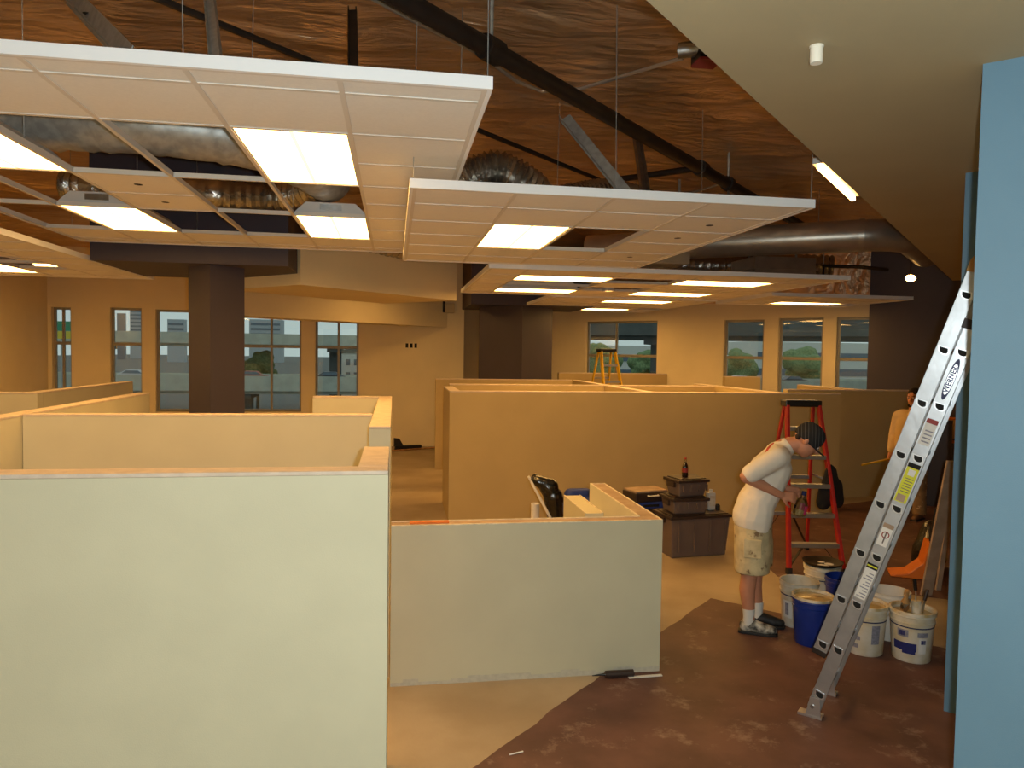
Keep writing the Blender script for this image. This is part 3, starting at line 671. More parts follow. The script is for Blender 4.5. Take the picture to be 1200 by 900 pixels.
# ------------------------------------------------------------------ aluminium extension ladder
def ext_ladder():
    foot = PZ(949, 840, 0); m_ = .32
    ax = (D2*m_+Vector((0, 0, 1))).normalized()              # up the rails
    wd = D1                                                  # across, rung direction
    nr = ax.cross(wd).normalized()                           # out of the climbing side
    if nr.dot(D2) > 0: nr = -nr
    zk = ax.z
    t = thing('extension_ladder', 'aluminium extension ladder leaning in the blue alcove, covered in safety labels', 'ladder', tuple(foot))
    W_ = .42; RD = .078
    def at(l, w, n): return ax*l+wd*w+nr*n
    def rail(w, n, l0, l1, m, parent, sgn):
        # C section: web outside, flanges inwards
        th = .003; fl_ = .028; mb = MB()
        w0, w1 = (w, w+th) if sgn < 0 else (w-th, w)
        def bx(wa, wb, na, nb, la, lb): mb.add([at(l, a, b) for l in (la, lb) for a, b in ((wa, na), (wb, na), (wb, nb), (wa, nb))], [(0,3,2,1),(4,5,6,7),(0,1,5,4),(1,2,6,5),(2,3,7,6),(3,0,4,7)])
        bx(w0, w1, n, n+RD, l0, l1)
        fa, fb_ = (w, w+fl_) if sgn < 0 else (w-fl_, w)
        bx(fa, fb_, n, n+.004, l0, l1); bx(fa, fb_, n+RD-.004, n+RD, l0, l1)
        # two shallow ribs along the web
        rb = (w-.002, w) if sgn < 0 else (w, w+.002)
        bx(rb[0], rb[1], n+.002, n+.009, l0, l1); bx(rb[0], rb[1], n+RD-.009, n+RD-.002, l0, l1)
        return mb.build('rail', m, parent)
    def section(name, n, l0, l1, rungs):
        sec = bpy.data.objects.new(name, None); C.objects.link(sec); sec.parent = t
        rn = rail(0, n, l0, l1, 'alu', sec, -1); rail(W_, n, l0, l1, 'alu', sec, 1)
        for l in rungs:
            mb = MB(); k = 12; prof = []
            for i in range(k+1): a = math.pi*i/k; prof.append((.02*math.cos(a), -.008-.016*math.sin(a)))
            prof += [(-.02, .008), (.02, .008)]
            nc = n+RD/2
            vs = [at(l, w, nc)+nr*a+Vector((0, 0, b)) for w in (.002, W_-.002) for a, b in prof]; q = len(prof)
            mb.add(vs, [tuple(range(q)), tuple(range(2*q-1, q-1, -1))]+[(i, i+q, (i+1) % q+q, (i+1) % q) for i in range(q)])
            mb.build('rung', 'alu', sec)
            # collar and hollow end on the outer side of the near rail
            for sc, dep, mm, nm in ((1.45, -.004, 'alu_bright', 'rung_collar'), (1.05, -.0052, 'dark_hole', 'rung_hole')):
                c0 = at(l, 0, nc); vs = [c0+nr*(a*sc)+Vector((0, 0, (b+.006)*sc-.006))+wd*w for w in (dep, -.0005) for a, b in prof]
                MB().add(vs, [tuple(range(q)), tuple(range(2*q-1, q-1, -1))]+[(i, i+q, (i+1) % q+q, (i+1) % q) for i in range(q)]).build(nm, mm, sec)
        return sec
    base = section('base_section', -.04, .06, 2.38/zk, [(.16+.2975*k)/zk for k in range(8)])
    fly = section('fly_section', .047, .38/zk, 2.66/zk, [(.445+.2975*k)/zk for k in range(8)])
    # feet
    for w in (.0, W_-.04):
        ft = MB(); ft.add([Vector((0, 0, 0))+wd*(w+a)+D2*b+Vector((0, 0, c)) for c, e in ((.004, 1), (.018, 1)) for a, b in ((-.015, -.07), (.055, -.07), (.055, .07), (-.015, .07))],
                          [(0,3,2,1),(4,5,6,7),(0,1,5,4),(1,2,6,5),(2,3,7,6),(3,0,4,7)])
        pl = [(-.045, .015), (.045, .015), (.035, .13), (-.02, .13)]
        ft.prism(pl, w-.012, w-.006, lambda a, b, c: tuple(D2*a+wd*c+Vector((0, 0, b))+D2*(.02)))
        f_ = ft.build('foot', 'alu_bright', t)
        MB().add([Vector((0, 0, c))+wd*(w+a)+D2*b for c in (.0, .004) for a, b in ((-.013, -.066), (.053, -.066), (.053, .066), (-.013, .066))], [(0,3,2,1),(4,5,6,7),(0,1,5,4),(1,2,6,5),(2,3,7,6),(3,0,4,7)]).build('rubber_pad', 'rubber', f_)
        MB().rings([wd*(w-.02)+D2*.015+Vector((0, 0, .075)), wd*(w-.006)+D2*.015+Vector((0, 0, .075))], .012, 10).build('bolt', 'steel', f_)
    # guide bracket at the top of the base section and end caps
    MB().add([at(l, a, b) for l in (2.36/zk, 2.41/zk) for a, b in ((-.006, -.045), (.03, -.045), (.03, .05), (-.006, .05))], [(0,3,2,1),(4,5,6,7),(0,1,5,4),(1,2,6,5),(2,3,7,6),(3,0,4,7)]).build('guide_bracket', 'black_pipe', t)
    for w in (0, W_):
        prof = [(-.038, 0), (.042, 0), (.042, .06), (.025, .1), (-.0, .12), (-.03, .1), (-.038, .06)]
        MB().prism(prof, w-.018, w+.018, lambda a, b, c: tuple(at(2.64/zk+b, c, .047+RD/2+a))).build('end_cap', 'cardboard', t)
    MB().add([at(l, a, b) for l in (.37/zk, .40/zk) for a, b in ((-.004, .045), (.03, .045), (.03, .127), (-.004, .127))], [(0,3,2,1),(4,5,6,7),(0,1,5,4),(1,2,6,5),(2,3,7,6),(3,0,4,7)]).build('end_cap', 'black_pipe', t)
    # labels on the near rail of the base section; local frame: x along rail, y across
    def plate(nm, l, n0, n1, l0, l1, m, off=-.0024, parent=t):
        return MB().add([at(a, w, b) for w in (off, off-.0006) for a, b in ((l0, n0), (l1, n0), (l1, n1), (l0, n1))], [(0,3,2,1),(4,5,6,7),(0,1,5,4),(1,2,6,5),(2,3,7,6),(3,0,4,7)]).build(nm, m, parent)
    zs = lambda z: z/zk
    n0, n1 = -.040, .038
    def put_text(txt, size, l, n, m, nm, parent, flip=1):
        me = text_mesh(txt, size, .0004); me.materials.append(MATS[m]); o = bpy.data.objects.new(nm, me); C.objects.link(o); o.parent = parent
        # x of the letters runs up the rail, faces outwards (-wd)
        X_ = ax*flip; Y_ = nr*flip; Z_ = X_.cross(Y_)
        Mx = Matrix((X_, Y_, Z_)).transposed().to_4x4(); Mx.translation = at(l, -.0036, n); o.matrix_local = Mx; return o
    # logo oval
    k = 28; lc = zs(2.09); hl, hn = .118, .021
    def oval(sc, off, m, nm, par=t):
        pts = [(lc+sc[0]*math.cos(2*math.pi*i/k), -.001+sc[1]*math.sin(2*math.pi*i/k)) for i in range(k)]
        vs = [at(a, w, b) for w in (off, off-.0005) for a, b in pts]
        return MB().add(vs, [tuple(range(k)), tuple(range(2*k-1, k-1, -1))]+[(i, i+k, (i+1) % k+k, (i+1) % k) for i in range(k)]).build(nm, m, par)
    lg = oval((hl, hn), -.0022, 'navy', 'logo_oval'); oval((hl-.03, hn-.003), -.0027, 'alu_bright', 'logo_field', lg)
    put_text('WERNER', .037, lc, -.001, 'navy', 'lettering', lg)
    # small red headed label
    q = plate('rating_label', 0, n0+.012, n1-.008, zs(1.72), zs(1.86), 'label_white'); plate('header', 0, n0+.012, n1-.008, zs(1.84), zs(1.865), 'label_red', -.003, q)
    for j in range(4): plate('print_line', 0, n0+.018, n1-.02, zs(1.735+.02*j), zs(1.742+.02*j), 'label_grey', -.003, q)
    # yellow warning label
    q = plate('warning_label', 0, n0+.008, n1-.006, zs(1.385), zs(1.61), 'label_yellow'); plate('header', 0, n0+.008, n1-.006, zs(1.585), zs(1.61), 'dark_hole', -.003, q)
    plate('symbol', 0, n0+.02, n1-.014, zs(1.39), zs(1.43), 'board_wood', -.003, q); plate('pictogram', 0, n0+.022, n1-.022, zs(1.54), zs(1.575), 'label_white', -.003, q)
    for j in range(6): plate('print_line', 0, n0+.016, n1-.02, zs(1.445+.015*j), zs(1.449+.015*j), 'tote_grey', -.003, q)
    # pictogram label with red ring
    q = plate('danger_label', 0, n0+.014, n1-.008, zs(1.12), zs(1.245), 'label_white'); plate('header', 0, n0+.014, n1-.008, zs(1.225), zs(1.25), 'board_wood', -.003, q)
    rc = at(zs(1.185), -.0032, .0); MB().rings([rc+(nr*math.cos(a)+ax*math.sin(a))*.018 for a in [2*math.pi*i/16 for i in range(17)]], .003, 6).build('prohibition_ring', 'label_red', q)
    plate('figure', 0, -.004, .003, zs(1.135), zs(1.2), 'tote_grey', -.003, q)
    # long white instruction label
    q = plate('instruction_label', 0, n0+.01, n1-.008, zs(.79), zs(1.0), 'label_white'); plate('header', 0, n0+.01, n1-.008, zs(.975), zs(1.005), 'dark_hole', -.003, q); plate('header_stripe', 0, n0+.012, n1-.01, zs(.986), zs(.994), 'label_yellow', -.0037, q)
    for j in range(9): plate('print_line', 0, n0+.016, n1-.016-.01*(j % 3), zs(.8+.018*j), zs(.806+.018*j), 'label_grey', -.003, q)
    return t
ext_ladder()

# ------------------------------------------------------------------ step ladders
def step_ladder(name, label, loc, rz, h, wb, wt, spread, steps, mrail, mtop, mstep):
    """local +y = back, front rails at y=0 bottom, steps on the front"""
    t = thing(name, label, 'stepladder', loc, rz); top_y = spread*.52
    def F_(z, s_): k = z/h; return Vector((s_*(wb/2*(1-k)+wt/2*k), top_y*k-.02, z))
    def B_(z, s_): k = z/h; return Vector((s_*((wb/2+.01)*(1-k)+wt/2*.9*k), spread*(1-k)+(top_y+.06)*k, z))
    for s_ in (-1, 1):
        r = MB().bar(F_(.03, s_), F_(h-.06, s_), .03, .075, up=(0, 1, 0)).build('front_rail', mrail, t, bevel=.003)
        MB().bar(F_(0, s_), F_(.06, s_), .04, .085, up=(0, 1, 0)).build('foot', 'rubber', r)
        r = MB().bar(B_(.03, s_), B_(h-.06, s_), .028, .045, up=(0, 1, 0)).build('rear_rail', mrail, t, bevel=.003)
        MB().bar(B_(0, s_), B_(.05, s_), .036, .055, up=(0, 1, 0)).build('foot', 'rubber', r)
        MB().bar(F_(h*.52, s_)+Vector((s_*.02, 0, 0)), B_(h*.52, s_)+Vector((s_*.02, 0, 0)), .006, .022).build('spreader', 'steel', t)
    for k in range(steps):
        z = h*(k+1)/(steps+1); a, b = F_(z, -1), F_(z, 1)
        MB().box(a.x+.015, b.x-.015, a.y-.03, a.y+.055, z-.012, z+.012).box(a.x+.015, b.x-.015, a.y-.032, a.y-.026, z-.03, z+.012).build('step', mstep, t, bevel=.002)
        for s_ in (-1, 1):
            c = F_(z, s_); 
            if k == 0: MB().bar(Vector((s_*wb*.18, c.y+.02, z-.02)), F_(.07, s_)+Vector((-s_*.02, .03, 0)), .03, .006).build('corner_brace', 'black_pipe', t)
    for z in (h*.25, h*.5, h*.74):
        a, b = B_(z, -1), B_(z, 1); MB().box(a.x+.01, b.x-.01, a.y-.012, a.y+.012, z-.02, z+.02).build('rear_bar', mstep, t)
    for s_ in (-1, 1): MB().bar(Vector((s_*wb*.14, B_(h*.25, 1).y, h*.25-.02)), B_(.08, s_)+Vector((-s_*.015, 0, 0)), .028, .006).build('rear_brace', 'black_pipe', t)
    ty = (F_(h, 1).y+B_(h, 1).y)/2
    tp = MB().box(-wt/2-.03, wt/2+.03, ty-.085, ty+.085, h-.07, h).build('top_cap', mtop, t, bevel=.012)
    MB().lathe([(.001, h+.0005), (.018, h+.0005)], 12, (wt/4, ty, 0)).build('tool_hole', 'dark_hole', tp)
    return t
fl_, fr_ = PZ(921, 673), PZ(990, 676); mid = (fl_+fr_)/2; dr = unit2(fr_-fl_)
rl = math.atan2(dr.y, dr.x)+.1
step_ladder('stepladder', 'red fibreglass stepladder with black top standing behind the painter', (mid.x+.03, mid.y+.04, 0), rl, 1.74, .56, .33, .95, 5, 'red_glass', 'black_plastic', 'alu')
q = PY(722, 410, 14.5)
step_ladder('stepladder', 'yellow stepladder with dark top standing before the paired window', (q.x, 13.95, 0), .35, 2.31, .66, .34, 1.1, 6, 'yellow_glass', 'black_plastic', 'alu')
# jacket hung on the red ladder
hz = PY(970, 572, mid.y+.28)
mb = MB(); mb.cap((0, 0, .10), (.0, .01, -.06), .05, .085).cap((.05, .0, .0), (.06, .01, -.12), .05, .06).cap((-.05, 0, -.04), (-.05, .01, -.13), .05, .06).cap((0, 0, .13), (0, 0, .15), .02, .012)
j = blob('hung_jacket', mb, 'jacket_black', None, .012, 4); j.scale = (1.35, 1, 1.4); j.location = (hz.x+.03, hz.y, hz.z+.03); tag(j, 'black cloth bag hung on the rail of the red stepladder', 'bag')

# ------------------------------------------------------------------ buckets
def bucket(label, px, py, body, lipm, band=True, lid=None, fill=None, prints=(), rot=0, handle=False, liner=False, name='paint_bucket', h=.37, tall=1):
    g = PZ(px, py); v = unit2(g); c = g+v*.13
    t = thing(name, label, 'bucket', (c.x, c.y, 0), rot); rb, rt = .128, .15
    R = lambda z: rb+(rt-rb)*z/h
    MB().lathe([(.001, 0), (rb-.006, 0), (rb, .008), (R(h*.78), h*.78), (R(h*.78)+.008, h*.785), (R(h*.80)+.008, h*.8), (R(h*.80)+.001, h*.806), (R(h*.9), h*.9), (R(h*.9)+.007, h*.905), (rt+.007, h*.92), (rt+.004, h*.93), (rt+.003, h-.006), (rt+.005, h), (rt-.004, h), (R(h*.85)-.006, h*.85), (rb-.008, .012), (.001, .012)], 32).build('body', body, t, smooth=True)
    if band: MB().lathe([(R(h*.70)+.0005, h*.70), (R(h*.70)+.0022, h*.702), (R(h*.725)+.0022, h*.723), (R(h*.725)+.0005, h*.725)], 32).build('band', 'navy', t)
    if lipm: MB().lathe([(rt+.0075, h*.955), (rt+.0085, h+.003), (rt-.006, h+.003), (rt-.009, h*.95)], 32).build('rim_paint', lipm, t, smooth=True)
    if fill is not None: MB().lathe([(.001, fill+.006), (R(fill)*.6, fill+.002), (R(fill)-.008, fill)], 28).build('paint', 'paint_wet', t, smooth=True)
    for (a0, a1, z0, z1, m) in prints:
        MB().lathe([(R(z0)+.0008, z0), (R(z1)+.0008, z1)], 10, (0, 0, 0), a0, a1).build('label_print', m, t)
    # wire handle with a grip, hanging on the rim
    pts = [(-(rt+.01)*math.cos(a)*1.0, -(rt+.012)*math.sin(a)*.98-.004, h*.86-.16*math.sin(a)) for a in [math.pi*i/14 for i in range(15)]]
    if handle: hh = MB().rings(pts, .0028, 6).build('handle', 'steel', t); MB().rings([pts[6], pts[7], pts[8]], .011, 8).build('grip', 'white_plastic', hh)
    return t, c
va = math.atan2(-4.9, -3.5)        # direction to the camera, roughly
bucket('blue bucket with a used paint-coated rim in front of a white bucket', 951, 760, 'bucket_blue', 'bucket_lip', band=False, fill=.352, handle=False)
b1, cc1 = bucket('white bucket half hidden behind the blue bucket, beside the painter shoe', 935, 738, 'bucket_white', None, prints=((va-.9, va-.3, .08, .22, 'label_white'), (va-.75, va-.5, .1, .2, 'label_grey')))
bucket('second blue bucket standing behind the paint-coated one', 988, 733, 'bucket_blue', None, band=False)
b3, c3 = bucket('pale bucket topped by a dark smeared tray', 962, 716, 'bucket_white', 'bucket_lip')
bucket('white bucket partly behind the aluminium ladder, with beige rim', 1012, 770, 'bucket_white', 'bucket_lip', fill=.35, prints=((va+.35, va+.8, .1, .24, 'label_grey'), (va-1.0, va-.3, .18, .25, 'label_grey'), (va-1.0, va-.2, .12, .15, 'label_grey'), (va-.9, va-.3, .06, .09, 'label_grey')))
bucket('empty white bucket standing behind two others, wide clean inside', 1040, 752, 'white_plastic', None, band=True)
b6, c6 = bucket('white bucket with navy label print and brushes inside, next to the blue pier', 1067, 778, 'bucket_white', 'bucket_lip', fill=.335,
       prints=((va-.75, va-.2, .19, .245, 'label_grey'), (va-.65, va-.35, .2, .235, 'label_blue'), (va-1.0, va+.2, .09, .15, 'label_blue'), (va-.5, va+.15, .07, .1, 'label_blue'), (va+.22, va+.75, .2, .235, 'label_grey'), (va+.3, va+.7, .08, .19, 'label_white'), (va+.4, va+.65, .15, .18, 'label_blue')))
# tray on the pale bucket
t = thing('paint_tray', 'dark round tray with white smears resting on the pale bucket', 'tray', (c3.x, c3.y, .374))
MB().lathe([(.001, 0), (.13, 0), (.165, .02), (.172, .034), (.165, .034), (.13, .008), (.001, .008)], 26).build('dish', 'black_pipe', t, smooth=True)
for (a, b, w) in ((-.03, -.06, .05), (.05, -.02, .04), (.02, .05, .03)): MB().lathe([(.001, .011), (w*.7, .011), (w, .008)], 9, (a, b, 0)).build('smear', 'label_white', t)
# brushes in the last bucket
t = thing('paint_brush', 'wide paint brush with a pale handle standing in the bucket beside the pier', 'paint brush', (c6.x-.05, c6.y+.02, .338)); t.rotation_euler = (.25, -.35, .4)
MB().box(-.045, .045, -.01, .01, .0, .06).build('bristles', 'wood', t); MB().box(-.047, .047, -.012, .012, .06, .095).build('ferrule', 'steel', t); MB().rings([(0, 0, .095), (0, 0, .13), (0, 0, .2)], [.03, .014, .017], 10).build('handle', 'cardboard', t, smooth=True)
t = thing('roller_frame', 'small dirty paint roller sticking out of the brush bucket', 'paint roller', (c6.x+.02, c6.y-.02, .338)); t.rotation_euler = (-.12, .1, .8)
MB().rings([(0, 0, .0), (0, 0, .09)], .035, 14).build('roller_cover', 'bucket_lip', t, smooth=True); MB().rings([(0, 0, .09), (0, 0, .11), (.04, 0, .13), (.03, 0, .2)], .005, 7).build('frame_rod', 'steel', t); MB().rings([(.03, 0, .16), (.03, 0, .24)], .014, 8).build('handle', 'black_plastic', t)
t = thing('putty_knife', 'putty knife with dark handle standing in the brush bucket', 'putty knife', (c6.x+.075, c6.y+.0, .338)); t.rotation_euler = (.1, .25, .5)
MB().prism([(-.035, 0), (.035, 0), (.014, .09), (-.014, .09)], -.001, .001, lambda a, b, c: (a, c, b)).build('blade', 'steel', t); MB().box(-.016, .016, -.009, .009, .085, .17).build('handle', 'tote_lid', t, bevel=.004)

# ------------------------------------------------------------------ totes and clutter by the tan wall
g1, g2 = PZ(785, 656), PZ(857, 651); tx = unit2(g2-g1); rz_ = math.atan2(tx.y, tx.x); ty_ = Vector((-tx.y, tx.x, 0))
wt_ = (g2-g1).length; o1 = g1+tx*(wt_/2)+ty_*.22
def tote(label, c, w, d, h, rz, k=.03, lidm='tote_lid', bodym='tote_grey'):
    t = thing('storage_tote', label, 'storage tote', tuple(c), rz)
    MB().taper(-w/2+.015, w/2-.015, -d/2+.015, d/2-.015, 0, h-.03, k).build('body', bodym, t, bevel=.012)
    for i in range(4):
        x = -w/2+w*(i+.5)/4+.02; MB().box(x-.008, x+.008, -d/2+.006, -d/2+.03, .06, h-.07).build('rib', bodym, t)
    MB().box(-w/2, w/2, -d/2, d/2, h-.045, h-.012).box(-w/2+.03, w/2-.03, -d/2+.03, d/2-.03, h-.012, h).build('lid', lidm, t, bevel=.008)
    for s_ in (-1, 1): MB().box(s_*(w/2-.004)-.012, s_*(w/2-.004)+.012, -.07, .07, h-.1, h-.045).build('latch', lidm, t)
    return t
tote('large grey storage tote with dark lid on the floor, bottom of the stack', o1, wt_, .44, .47, rz_)
o2 = o1-tx*(wt_*.13); o2.z = .47; tote('mid grey tote stacked on the large storage tote', o2, .44, .36, .185, rz_-.05, .02)
o3 = o2.copy()+tx*.02; o3.z = .655; tote('small grey tote with flared dark lid, topmost of the stack', o3, .40, .32, .20, rz_+.08, .03)
t = thing('cola_bottle', 'dark soda bottle with pale neck on top of the tote stack', 'bottle', (o3.x-.03, o3.y-.03, .855))
MB().lathe([(.001, 0), (.03, 0), (.034, .01), (.032, .06), (.034, .1), (.03, .13), (.014, .165)], 16).build('bottle_body', 'cola', t, smooth=True); MB().lathe([(.0145, .165), (.0125, .19), (.0125, .2)], 14).build('neck', 'clear_plastic', t, smooth=True); MB().lathe([(.014, .198), (.014, .218), (.001, .219)], 12).build('bottle_cap', 'cap_red', t); MB().lathe([(.0335, .055), (.0345, .1)], 16).build('wrapper', 'label_red', t)
pj = o1+tx*(wt_*.31); pj.z = .47; t = thing('white_jug', 'upright white plastic jug on the large tote beside the stack', 'jug', tuple(pj), rz_)
MB().box(-.045, .045, -.035, .035, 0, .2).build('jug_body', 'white_plastic', t, bevel=.012); MB().lathe([(.02, .2), (.02, .232), (.001, .232)], 14).build('cap', 'device_white', t); MB().box(-.03, .03, -.0365, -.0352, .05, .16).build('label_print', 'bucket_lip', t)
pk = o1+tx*(wt_*.43); pk.z = .47; o = MB().rings([(0, 0, 0), (0, 0, .05)], .028, 12).rings([(0, 0, .05), (0, 0, .062)], .02, 12).build('jar_lid', 'black_plastic'); o.location = pk; tag(o, 'small black jar at the end of the large tote lid', 'jar')
# tool cases left of the totes
g = PZ(770, 640); oc = g+ty_*.35
t = thing('blue_crate', 'dark blue crate under the open tool case beside the totes', 'crate', (oc.x, oc.y, 0), rz_); MB().taper(-.24, .24, -.17, .17, 0, .40, .02).build('crate_body', 'tote_lid', t, bevel=.01); MB().box(-.25, .25, -.18, .18, .40, .47).build('crate_rim', 'tarp_blue', t, bevel=.008); MB().box(-.1, .1, -.186, -.18, .42, .45).build('handle', 'dark_hole', t)
t = thing('tool_case', 'dark brown tool case lying on the blue crate', 'tool case', (oc.x+.02, oc.y, .47), rz_+.12); MB().box(-.24, .22, -.15, .15, 0, .11).build('case_body', 'tote_lid', t, bevel=.012); MB().box(-.23, .21, -.14, .14, .11, .135).build('case_lid', 'board_wood', t, bevel=.008); MB().rings([(-.08, -.16, .08), (-.07, -.19, .08), (.05, -.19, .08), (.06, -.16, .08)], .01, 8).build('handle', 'white_plastic', t)
g = PZ(748, 622); oc2 = Vector((g.x, g.y+.2, 0)); t = thing('gas_can', 'small red can standing behind the low wall', 'can', (oc2.x, oc2.y, 0), .2); MB().lathe([(.001, 0), (.1, 0), (.105, .01), (.105, .36), (.09, .40), (.03, .42), (.03, .45), (.001, .45)], 18).build('can_body', 'cap_red', t, smooth=True); MB().rings([(-.05, 0, .4), (-.04, 0, .47), (.04, 0, .47), (.05, 0, .4)], .008, 7).build('handle', 'steel', t)

# ------------------------------------------------------------------ bagged frame behind the low wall
g = PY(641, 612, 6.9); bx_, by_ = g.x, 6.9
t = thing('hand_truck', 'white tubular hand truck leaning, mostly wrapped in a black plastic bag', 'hand truck', (bx_, by_, 0), -.1)
for y in (-.02, .28): MB().rings([(.34, y, .04), (.05, y, .57), (-.165, y, .96)], .013, 8).build('upright', 'white_plastic', t, smooth=True)
for k in (.15, .45, .75): MB().rings([(.34-.505*k, -.02, .04+.92*k), (.34-.505*k, .28, .04+.92*k)], .01, 7).build('crossbar', 'white_plastic', t)
MB().rings([(.05, -.02, .57), (-.1, -.02, .3), (-.12, -.02, .02)], .01, 7).build('kick_stand', 'white_plastic', t)
MB().box(.24, .5, -.03, .29, .0, .015).build('toe_plate', 'steel', t)
for y in (-.07, .33): MB().rings([(.26, y-.02, .1), (.26, y+.02, .1)], .1, 18).build('wheel', 'rubber', t)
MB().rings([(.26, -.07, .1), (.26, .33, .1)], .012, 8).build('axle', 'steel', t)
mb = MB().cap((-.1, .05, .955), (.03, .05, .9), .055, .085).cap((.0, .05, .9), (.08, .05, .77), .085, .09).cap((.06, .05, .8), (.09, .05, .55), .1, .075).cap((.1, .08, .6), (.12, .1, .4), .08, .07).cap((-.1, .2, .95), (.05, .22, .85), .05, .09)
b = blob('plastic_bag', mb, 'bag_black', t, .012, 3)
g = PY(627, 600, 7.3); o = MB().lathe([(.001, 0), (.045, 0), (.045, .66), (.04, .662), (.04, .64), (.001, .64)], 18).build('cardboard_tube', 'white_plastic', smooth=True); o.location = (g.x, 7.3, 0); tag(o, 'short pale tube standing beside the bagged hand truck', 'tube')
g = PY(677, 576, 8.4)
mb = MB().cap((-.12, 0, .22), (.14, 0, .22), .2, .19).cap((-.1, 0, .43), (.12, 0, .44), .07, .06).ball((.0, .0, .12), (.3, .2, .12))
o = blob('canvas_bag', mb, 'tarp_blue', None, .02, 4); o.scale = (1, 1, 1.2); o.location = (g.x, 8.4, 0.005); tag(o, 'blue slumped canvas bag against the long tan half wall', 'bag')
# things on and below the low wall
o = MB().box(-.13, .13, -.02, .02, 0, .012).build('orange_strip', 'orange_plastic'); o.location = (.24, 4.83, 1.062); o.rotation_euler = (0, 0, .03); tag(o, 'flat orange strip lying on the raw top of the low wall', 'shim')
g = PZ(725, 793); t = thing('caulk_tube', 'dark caulk tube with thin nozzle lying at the foot of the low wall', 'caulk tube', (g.x, g.y-.01, .026), 0)
MB().rings([(-.1, 0, 0), (-.095, 0, 0), (.1, 0, 0)], [.018, .024, .024], 14).build('tube_body', 'tote_lid', t, smooth=True); MB().rings([(-.1, 0, 0), (-.115, 0, 0), (-.15, 0, -.002), (-.19, 0, -.004)], [.012, .008, .006, .003], 10).build('nozzle', 'black_plastic', t, smooth=True)
o = MB().box(-.12, .12, -.012, .012, 0, .006).build('paint_stirrer', 'label_white'); g = PZ(755, 792); o.location = (g.x, g.y-.02, .003); o.rotation_euler = (0, 0, .04); tag(o, 'white flat stirring stick beside the caulk tube', 'stir stick')
o = MB().rings([(-.04, -.01, .004), (.04, .012, .004)], .004, 6).build('drinking_straw', 'label_white'); g = PZ(605, 884); o.location = (g.x, g.y, .003); tag(o, 'short white stick lying alone on the brown floor paper', 'stick')
# broom lying by the back wall
g = PZ(473, 527); t = thing('push_broom', 'black push broom with brown handle on the floor by the back wall', 'broom', (g.x, g.y, 0), .2)
MB().box(-.2, .4, -.05, .05, .04, .1).build('head', 'black_plastic', t, bevel=.01); MB().box(-.2, .38, -.045, .045, 0, .04).build('bristles', 'jacket_black', t); MB().prism([(-.22, .08), (.0, .08), (-.1, .25), (-.22, .27)], -.03, .03, lambda a, b, c: (a, c, b)).build('socket', 'black_plastic', t); MB().rings([(-.5, -.35, .03), (.75, .05, .02)], .016, 8).build('handle', 'wood', t)

# ------------------------------------------------------------------ clutter past the pier
g = PZ(1062, 674); t = thing('dustpan', 'orange lobby dustpan tilted on the brown floor paper', 'dustpan', (g.x, g.y, .003), -.5)
mb = MB(); mb.prism([(-.16, .0), (.17, .0), (.2, .06), (.22, .36), (.17, .38), (.12, .16), (-.0, .05), (-.16, .02)], -.13, .13, lambda a, b, c: (a, c, b)); mb.build('pan', 'orange_plastic', t, bevel=.01)
MB().rings([(.2, 0, .34), (.24, 0, .7)], .012, 8).build('handle', 'black_plastic', t)
g = PZ(1083, 676); mb = MB().cap((0, 0, .18), (.04, .02, .42), .16, .1).cap((.1, .05, .12), (.12, .05, .3), .13, .1).cap((-.06, .03, .1), (-.06, .03, .22), .1, .09)
o = blob('waste_bag', mb, 'bag_black', None, .016, 4); o.location = (g.x+.22, g.y+.22, -.0); tag(o, 'black waste bag slumped behind the orange dustpan', 'waste bag')
for (pb, pt_, w, lab, rzz) in (((1085, 698), (1110, 572), .11, 'wide bare board leaning at the edge of the blue pier', 0), ((1099, 692), (1114, 590), .05, 'narrow bare batten leaning beside the wide board', 0)):
    a = PZ(*pb); b = PL(pt_[0], pt_[1], 1, 1, a.x+a.y-.1)
    o = MB().bar((0, 0, 0), b-a+(b-a).normalized()*.25, w, .022, up=(0, 1, 0)).build('leaning_board', 'board_wood'); o.location = (a.x, a.y, .006); tag(o, lab, 'board')
# orange frame ladder and dark door panel far behind
g = PZ(1118, 590); fr2 = Vector((8.9, 10.6, 0))
t = thing('scaffold_frame', 'tall orange scaffold frame beyond the leaning boards', 'scaffold', (8.27, 9.95, 0), -.75)
for x in (-.0, .32): MB().rings([(x, 0, 0), (x, 0, 2.0)], .035, 10).build('upright', 'orange_plastic', t)
for z in (.25, .6, .95, 1.3, 1.65, 1.95): MB().rings([(0, 0, z), (.32, 0, z)], .022, 8).build('rung', 'orange_plastic', t)
MB().box(.04, .28, -.02, .02, 1.0, 1.28).build('bracket', 'cardboard', t)
o = MB().box(-.28, .28, -.03, .03, 0, 1.3).box(-.24, .24, -.036, -.03, .08, 1.22).build('dark_panel', 'tote_lid'); o.location = (7.93, 9.75, 0); o.rotation_euler = (0, 0, -.75); tag(o, 'dark flat panel standing between the orange scaffold and the man in cream', 'panel')
